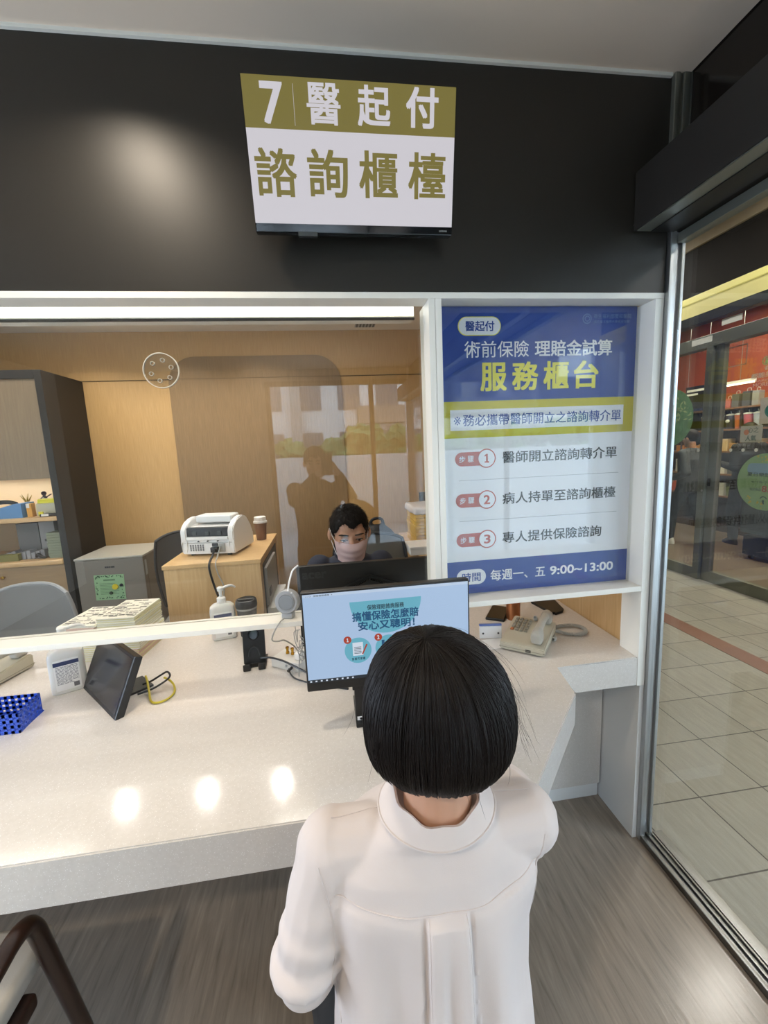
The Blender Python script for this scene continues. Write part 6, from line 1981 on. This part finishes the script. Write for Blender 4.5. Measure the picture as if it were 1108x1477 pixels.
sp_ = MB()
rows = [[sp_.bm.verts.new(hair_surface(2 * PI * i / 24, 0.004 + 0.11 * j / 5, -0.0020 - 0.0026 * (j / 5) ** 2)) for j in range(6)] for i in range(24)]
for i in range(24):
    for j in range(5):
        sp_.bm.faces.new((rows[i][j], rows[(i + 1) % 24][j], rows[(i + 1) % 24][j + 1], rows[i][j + 1]))
sp_.bm.faces.new([rows[i][0] for i in range(24)])
sp_.build('scalp', mat('scalp_skin', '#8a6a55', 0.6), hair_cap, label='paler scalp at the crown whorl')
paths = []
for i in range(6200):
    a = rnd.uniform(0, 2 * PI)
    t0 = 0.006 + 0.30 * rnd.random() ** 1.3
    t1 = 0.965 + rnd.uniform(-0.06, 0.075) + (rnd.uniform(0, 0.07) if rnd.random() < 0.12 else 0)
    rad = rnd.uniform(-0.003, 0.0022)
    sway = rnd.gauss(0, 0.035)
    lock = 0.09 * noise.noise(Vector((math.cos(a) * 6, math.sin(a) * 6, 2.0)))
    ph_ = rnd.uniform(0, 6)
    pts = []
    for k in range(13):
        t = t0 + (t1 - t0) * k / 12
        aa = a + (sway + lock) * (t ** 2) + 0.012 * math.sin(ph_ + t * 7)
        pts.append(hair_surface(aa, t, rad + 0.0022 * noise.noise(Vector((math.cos(aa) * 22, math.sin(aa) * 22, t * 1.5)))))
    paths.append((pts, rnd.uniform(0.00045, 0.00085)))
for i in range(46):       # loose flyaway hairs, most on the right
    a = rnd.gauss(0.0, 0.5) if i % 3 else rnd.uniform(0, 2 * PI)
    t0 = rnd.uniform(0.1, 0.6)
    out = rnd.uniform(0.010, 0.040)
    pts = []
    for k in range(12):
        u = k / 11
        t = t0 + (min(0.99, t0 + 0.45) - t0) * u
        pts.append(hair_surface(a + 0.1 * u, t, 0.002 + out * u ** 2))
    paths.append((pts, 0.00022))
strand_mesh(paths, 'hair_strands', M['hair_strand'], hair_cap)

# stool under her
sl2 = thing('stool', 'round black stool under the seated person in the off-white blouse', 'stool', (0.12, 0.47, 0))
MB().lathe([(0, 0.40), (0.17, 0.40), (0.185, 0.415), (0.185, 0.435), (0.17, 0.448), (0, 0.45)], seg=36).build('seat', M['black_plastic'], sl2)
MB().cyl((0, 0, 0.06), (0, 0, 0.40), 0.025).build('column', M['steel'], sl2)
MB().lathe([(0, 0), (0.20, 0), (0.20, 0.012), (0.03, 0.06), (0, 0.06)], seg=36).build('base', M['steel'], sl2)

# ------------------------------------------------------------------ dark wooden armchair at the far left
M['dark_wood'] = ramp_mat('dark_mahogany', [(0.3, '#1f110b'), (0.7, '#2d1911')], 20, (8, 8, 0.6), 0.3, coat=0.3)
M['grey_seat'] = mat('grey_upholstery', '#a9a49b', 0.8, bump=0.2, bscale=500)
ch = thing('armchair', 'dark wooden armchair with a grey seat, pushed under the left counter', 'chair', (-0.965, 0.58, 0))
for s in (-1, 1):
    fr_ = MB().tube([(s * 0.335, 0.335, 0.0), (s * 0.312, 0.308, 0.24), (s * 0.289, 0.278, 0.50), (s * 0.283, 0.262, 0.585), (s * 0.284, 0.225, 0.612), (s * 0.289, 0.15, 0.615), (s * 0.302, -0.05, 0.608), (s * 0.27, -0.22, 0.60)], [0.015, 0.016, 0.0175, 0.018, 0.018, 0.018, 0.018, 0.017], 12, smooth=6)
    fr_.build('arm', M['dark_wood'], ch)
    MB().tube([(s * 0.27, -0.38, 0.0), (s * 0.25, -0.26, 0.42), (s * 0.25, -0.25, 0.62), (s * 0.24, -0.30, 0.86)], [0.020, 0.024, 0.022, 0.018], 12, smooth=6).build('leg', M['dark_wood'], ch)
MB().box(-0.275, 0.275, -0.24, 0.255, 0.40, 0.435, 0.008).build('seat_rail', M['dark_wood'], ch)
MB().box(-0.258, 0.258, -0.23, 0.36, 0.435, 0.485, 0.018, seg=3).build('seat', M['grey_seat'], ch)
MB().box(-0.24, 0.24, -0.30, -0.265, 0.56, 0.85, 0.015, M=Matrix.Translation((0, -0.02, 0)) , seg=3).build('backrest', M['grey_seat'], ch)

# ------------------------------------------------------------------ people walking in the coffee shop


def standing(loc, rz, label, height, stride, cols, armbend=0.3, hands=None):
    t = thing('person', label, 'person', loc, rz)
    k = height / 1.70
    T = Matrix.Scale(k, 4) @ head_T(Vector((0, -0.02, 1.565)), pitch=math.radians(6))
    b = MB()
    head_prims(b, T)
    K = lambda *p: Vector(p) * k
    b.cap(K(0, 0.0, 1.49), K(0, 0.01, 1.38), 0.052 * k, 0.058 * k)
    b.loft([(0, 0, 0.86 * k, 0.15 * k, 0.10 * k), (0, 0, 1.05 * k, 0.13 * k, 0.09 * k), (0, 0, 1.25 * k, 0.155 * k, 0.10 * k), (0, 0, 1.38 * k, 0.10 * k, 0.07 * k)])
    arms, legs = [], []
    for s in (-1, 1):
        f = s * stride * 0.5
        sh_, el_ = K(s * 0.17, 0.01, 1.355), K(s * 0.215, 0.03 + f * 0.3, 1.09)
        wr_ = K(s * 0.20, -0.10 - armbend * 0.3 + f * 0.4, 0.90 + armbend * 0.35)
        if hands:
            wr_ = Vector((s * hands[0] + hands[3], hands[1], hands[2]))
            el_ = sh_.lerp(wr_, 0.5) + Vector((s * 0.09, 0.02, -0.13)) * k
        arms.append((sh_, el_, wr_))
        b.cap(sh_, el_, 0.045 * k, 0.037 * k)
        b.cap(el_, wr_, 0.036 * k, 0.025 * k)
        hand_prims(b, wr_, (wr_ - el_).normalized(), Vector((s, -0.2, 0.3)), curl=0.6, thumb=1 if s < 0 else -1, sc=k)
        hp, kn, an = K(s * 0.09, 0, 0.88), K(s * 0.10, -0.04 - f * 0.42, 0.48), K(s * 0.10, 0.03 - f * 0.75, 0.085)
        legs.append((hp, kn, an))
        b.cap(hp, kn, 0.078 * k, 0.055 * k)
        b.cap(kn, an, 0.052 * k, 0.036 * k)
        b.cap(an, an + K(0, -0.12, -0.045), 0.036 * k, 0.028 * k)
    blob(b, 'body', M['skin'], t, voxel=0.007, it=4)
    face_parts(t, T)
    short_hair(T, t, M['hair'], front=0.058, seed=3, sc=(1.06, 1.06, 1.05))
    b = MB()
    b.loft([(0, 0, 0.80 * k, 0.185 * k, 0.135 * k), (0, 0, 1.05 * k, 0.165 * k, 0.12 * k), (0, 0, 1.27 * k, 0.19 * k, 0.125 * k), (0, 0, 1.38 * k, 0.15 * k, 0.09 * k), (0, 0, 1.43 * k, 0.07 * k, 0.065 * k)])
    for sh_, el_, wr_ in arms:
        b.cap(sh_, el_, 0.066 * k, 0.056 * k)
        b.cap(el_, wr_.lerp(el_, 0.08), 0.054 * k, 0.042 * k)
    blob(b, 'jacket', cols[0], t, voxel=0.010, it=4, deform=lambda c: c + c.normalized() * 0.008 * noise.noise(c * 9))
    b = MB()
    b.ell(K(0, 0, 0.88), (0.165 * k, 0.125 * k, 0.11 * k))
    for hp, kn, an in legs:
        b.cap(hp, kn, 0.096 * k, 0.074 * k)
        b.cap(kn, an + K(0, 0, 0.02), 0.072 * k, 0.060 * k)
    blob(b, 'trousers', cols[1], t, voxel=0.010, it=4)
    for hp, kn, an in legs:
        zf = max(0.0, an.z - 0.085 * k)
        MB().loft([(an.x, an.y - 0.045, zf, 0.046, 0.125), (an.x, an.y - 0.045, zf + 0.03, 0.047, 0.128), (an.x, an.y - 0.02, zf + 0.07, 0.042, 0.085), (an.x, an.y, zf + 0.10, 0.040, 0.05)]).build('shoe', cols[2], t)
    return t


M['char_cloth'] = mat('charcoal_jacket', '#3a3f44', 0.8, bump=0.2, bscale=200)
M['black_coat'] = mat('black_coat', '#17181a', 0.8, bump=0.2, bscale=200)
M['dark_jeans'] = mat('dark_jeans', '#23292f', 0.85)
standing((5.02, 5.27, 0), math.radians(190), 'person in a charcoal jacket walking away inside the coffee shop, white shoes', 1.64, 0.55, (M['char_cloth'], M['dark_jeans'], M['white_plastic']))
standing((5.72, 5.08, 0), math.radians(170), 'person in a black coat standing inside the coffee shop behind the right door', 1.70, 0.15, (M['black_coat'], M['black_cloth'], M['black_plastic']), armbend=0.7)

# the one who takes the picture: seen only as a reflection in the office glass
standing((-0.10, -0.40, 0), PI, 'person in dark clothes holding up a phone, mirrored in the office glass', 1.60, 0.1, (M['black_coat'], M['dark_jeans'], M['black_plastic']), hands=(0.075, -0.19, 1.39, -0.09))
mp_ = thing('mobile_phone', 'phone held up by the person reflected in the office glass', 'phone', (-0.01, -0.07, 1.52))
MB().box(-0.037, 0.037, -0.005, 0.004, -0.125, 0.022, 0.003).build('case', M['black_plastic'], mp_)
MB().box(-0.034, 0.034, -0.0056, -0.005, -0.12, 0.017).build('screen', M['black_gloss'], mp_, smooth=False)
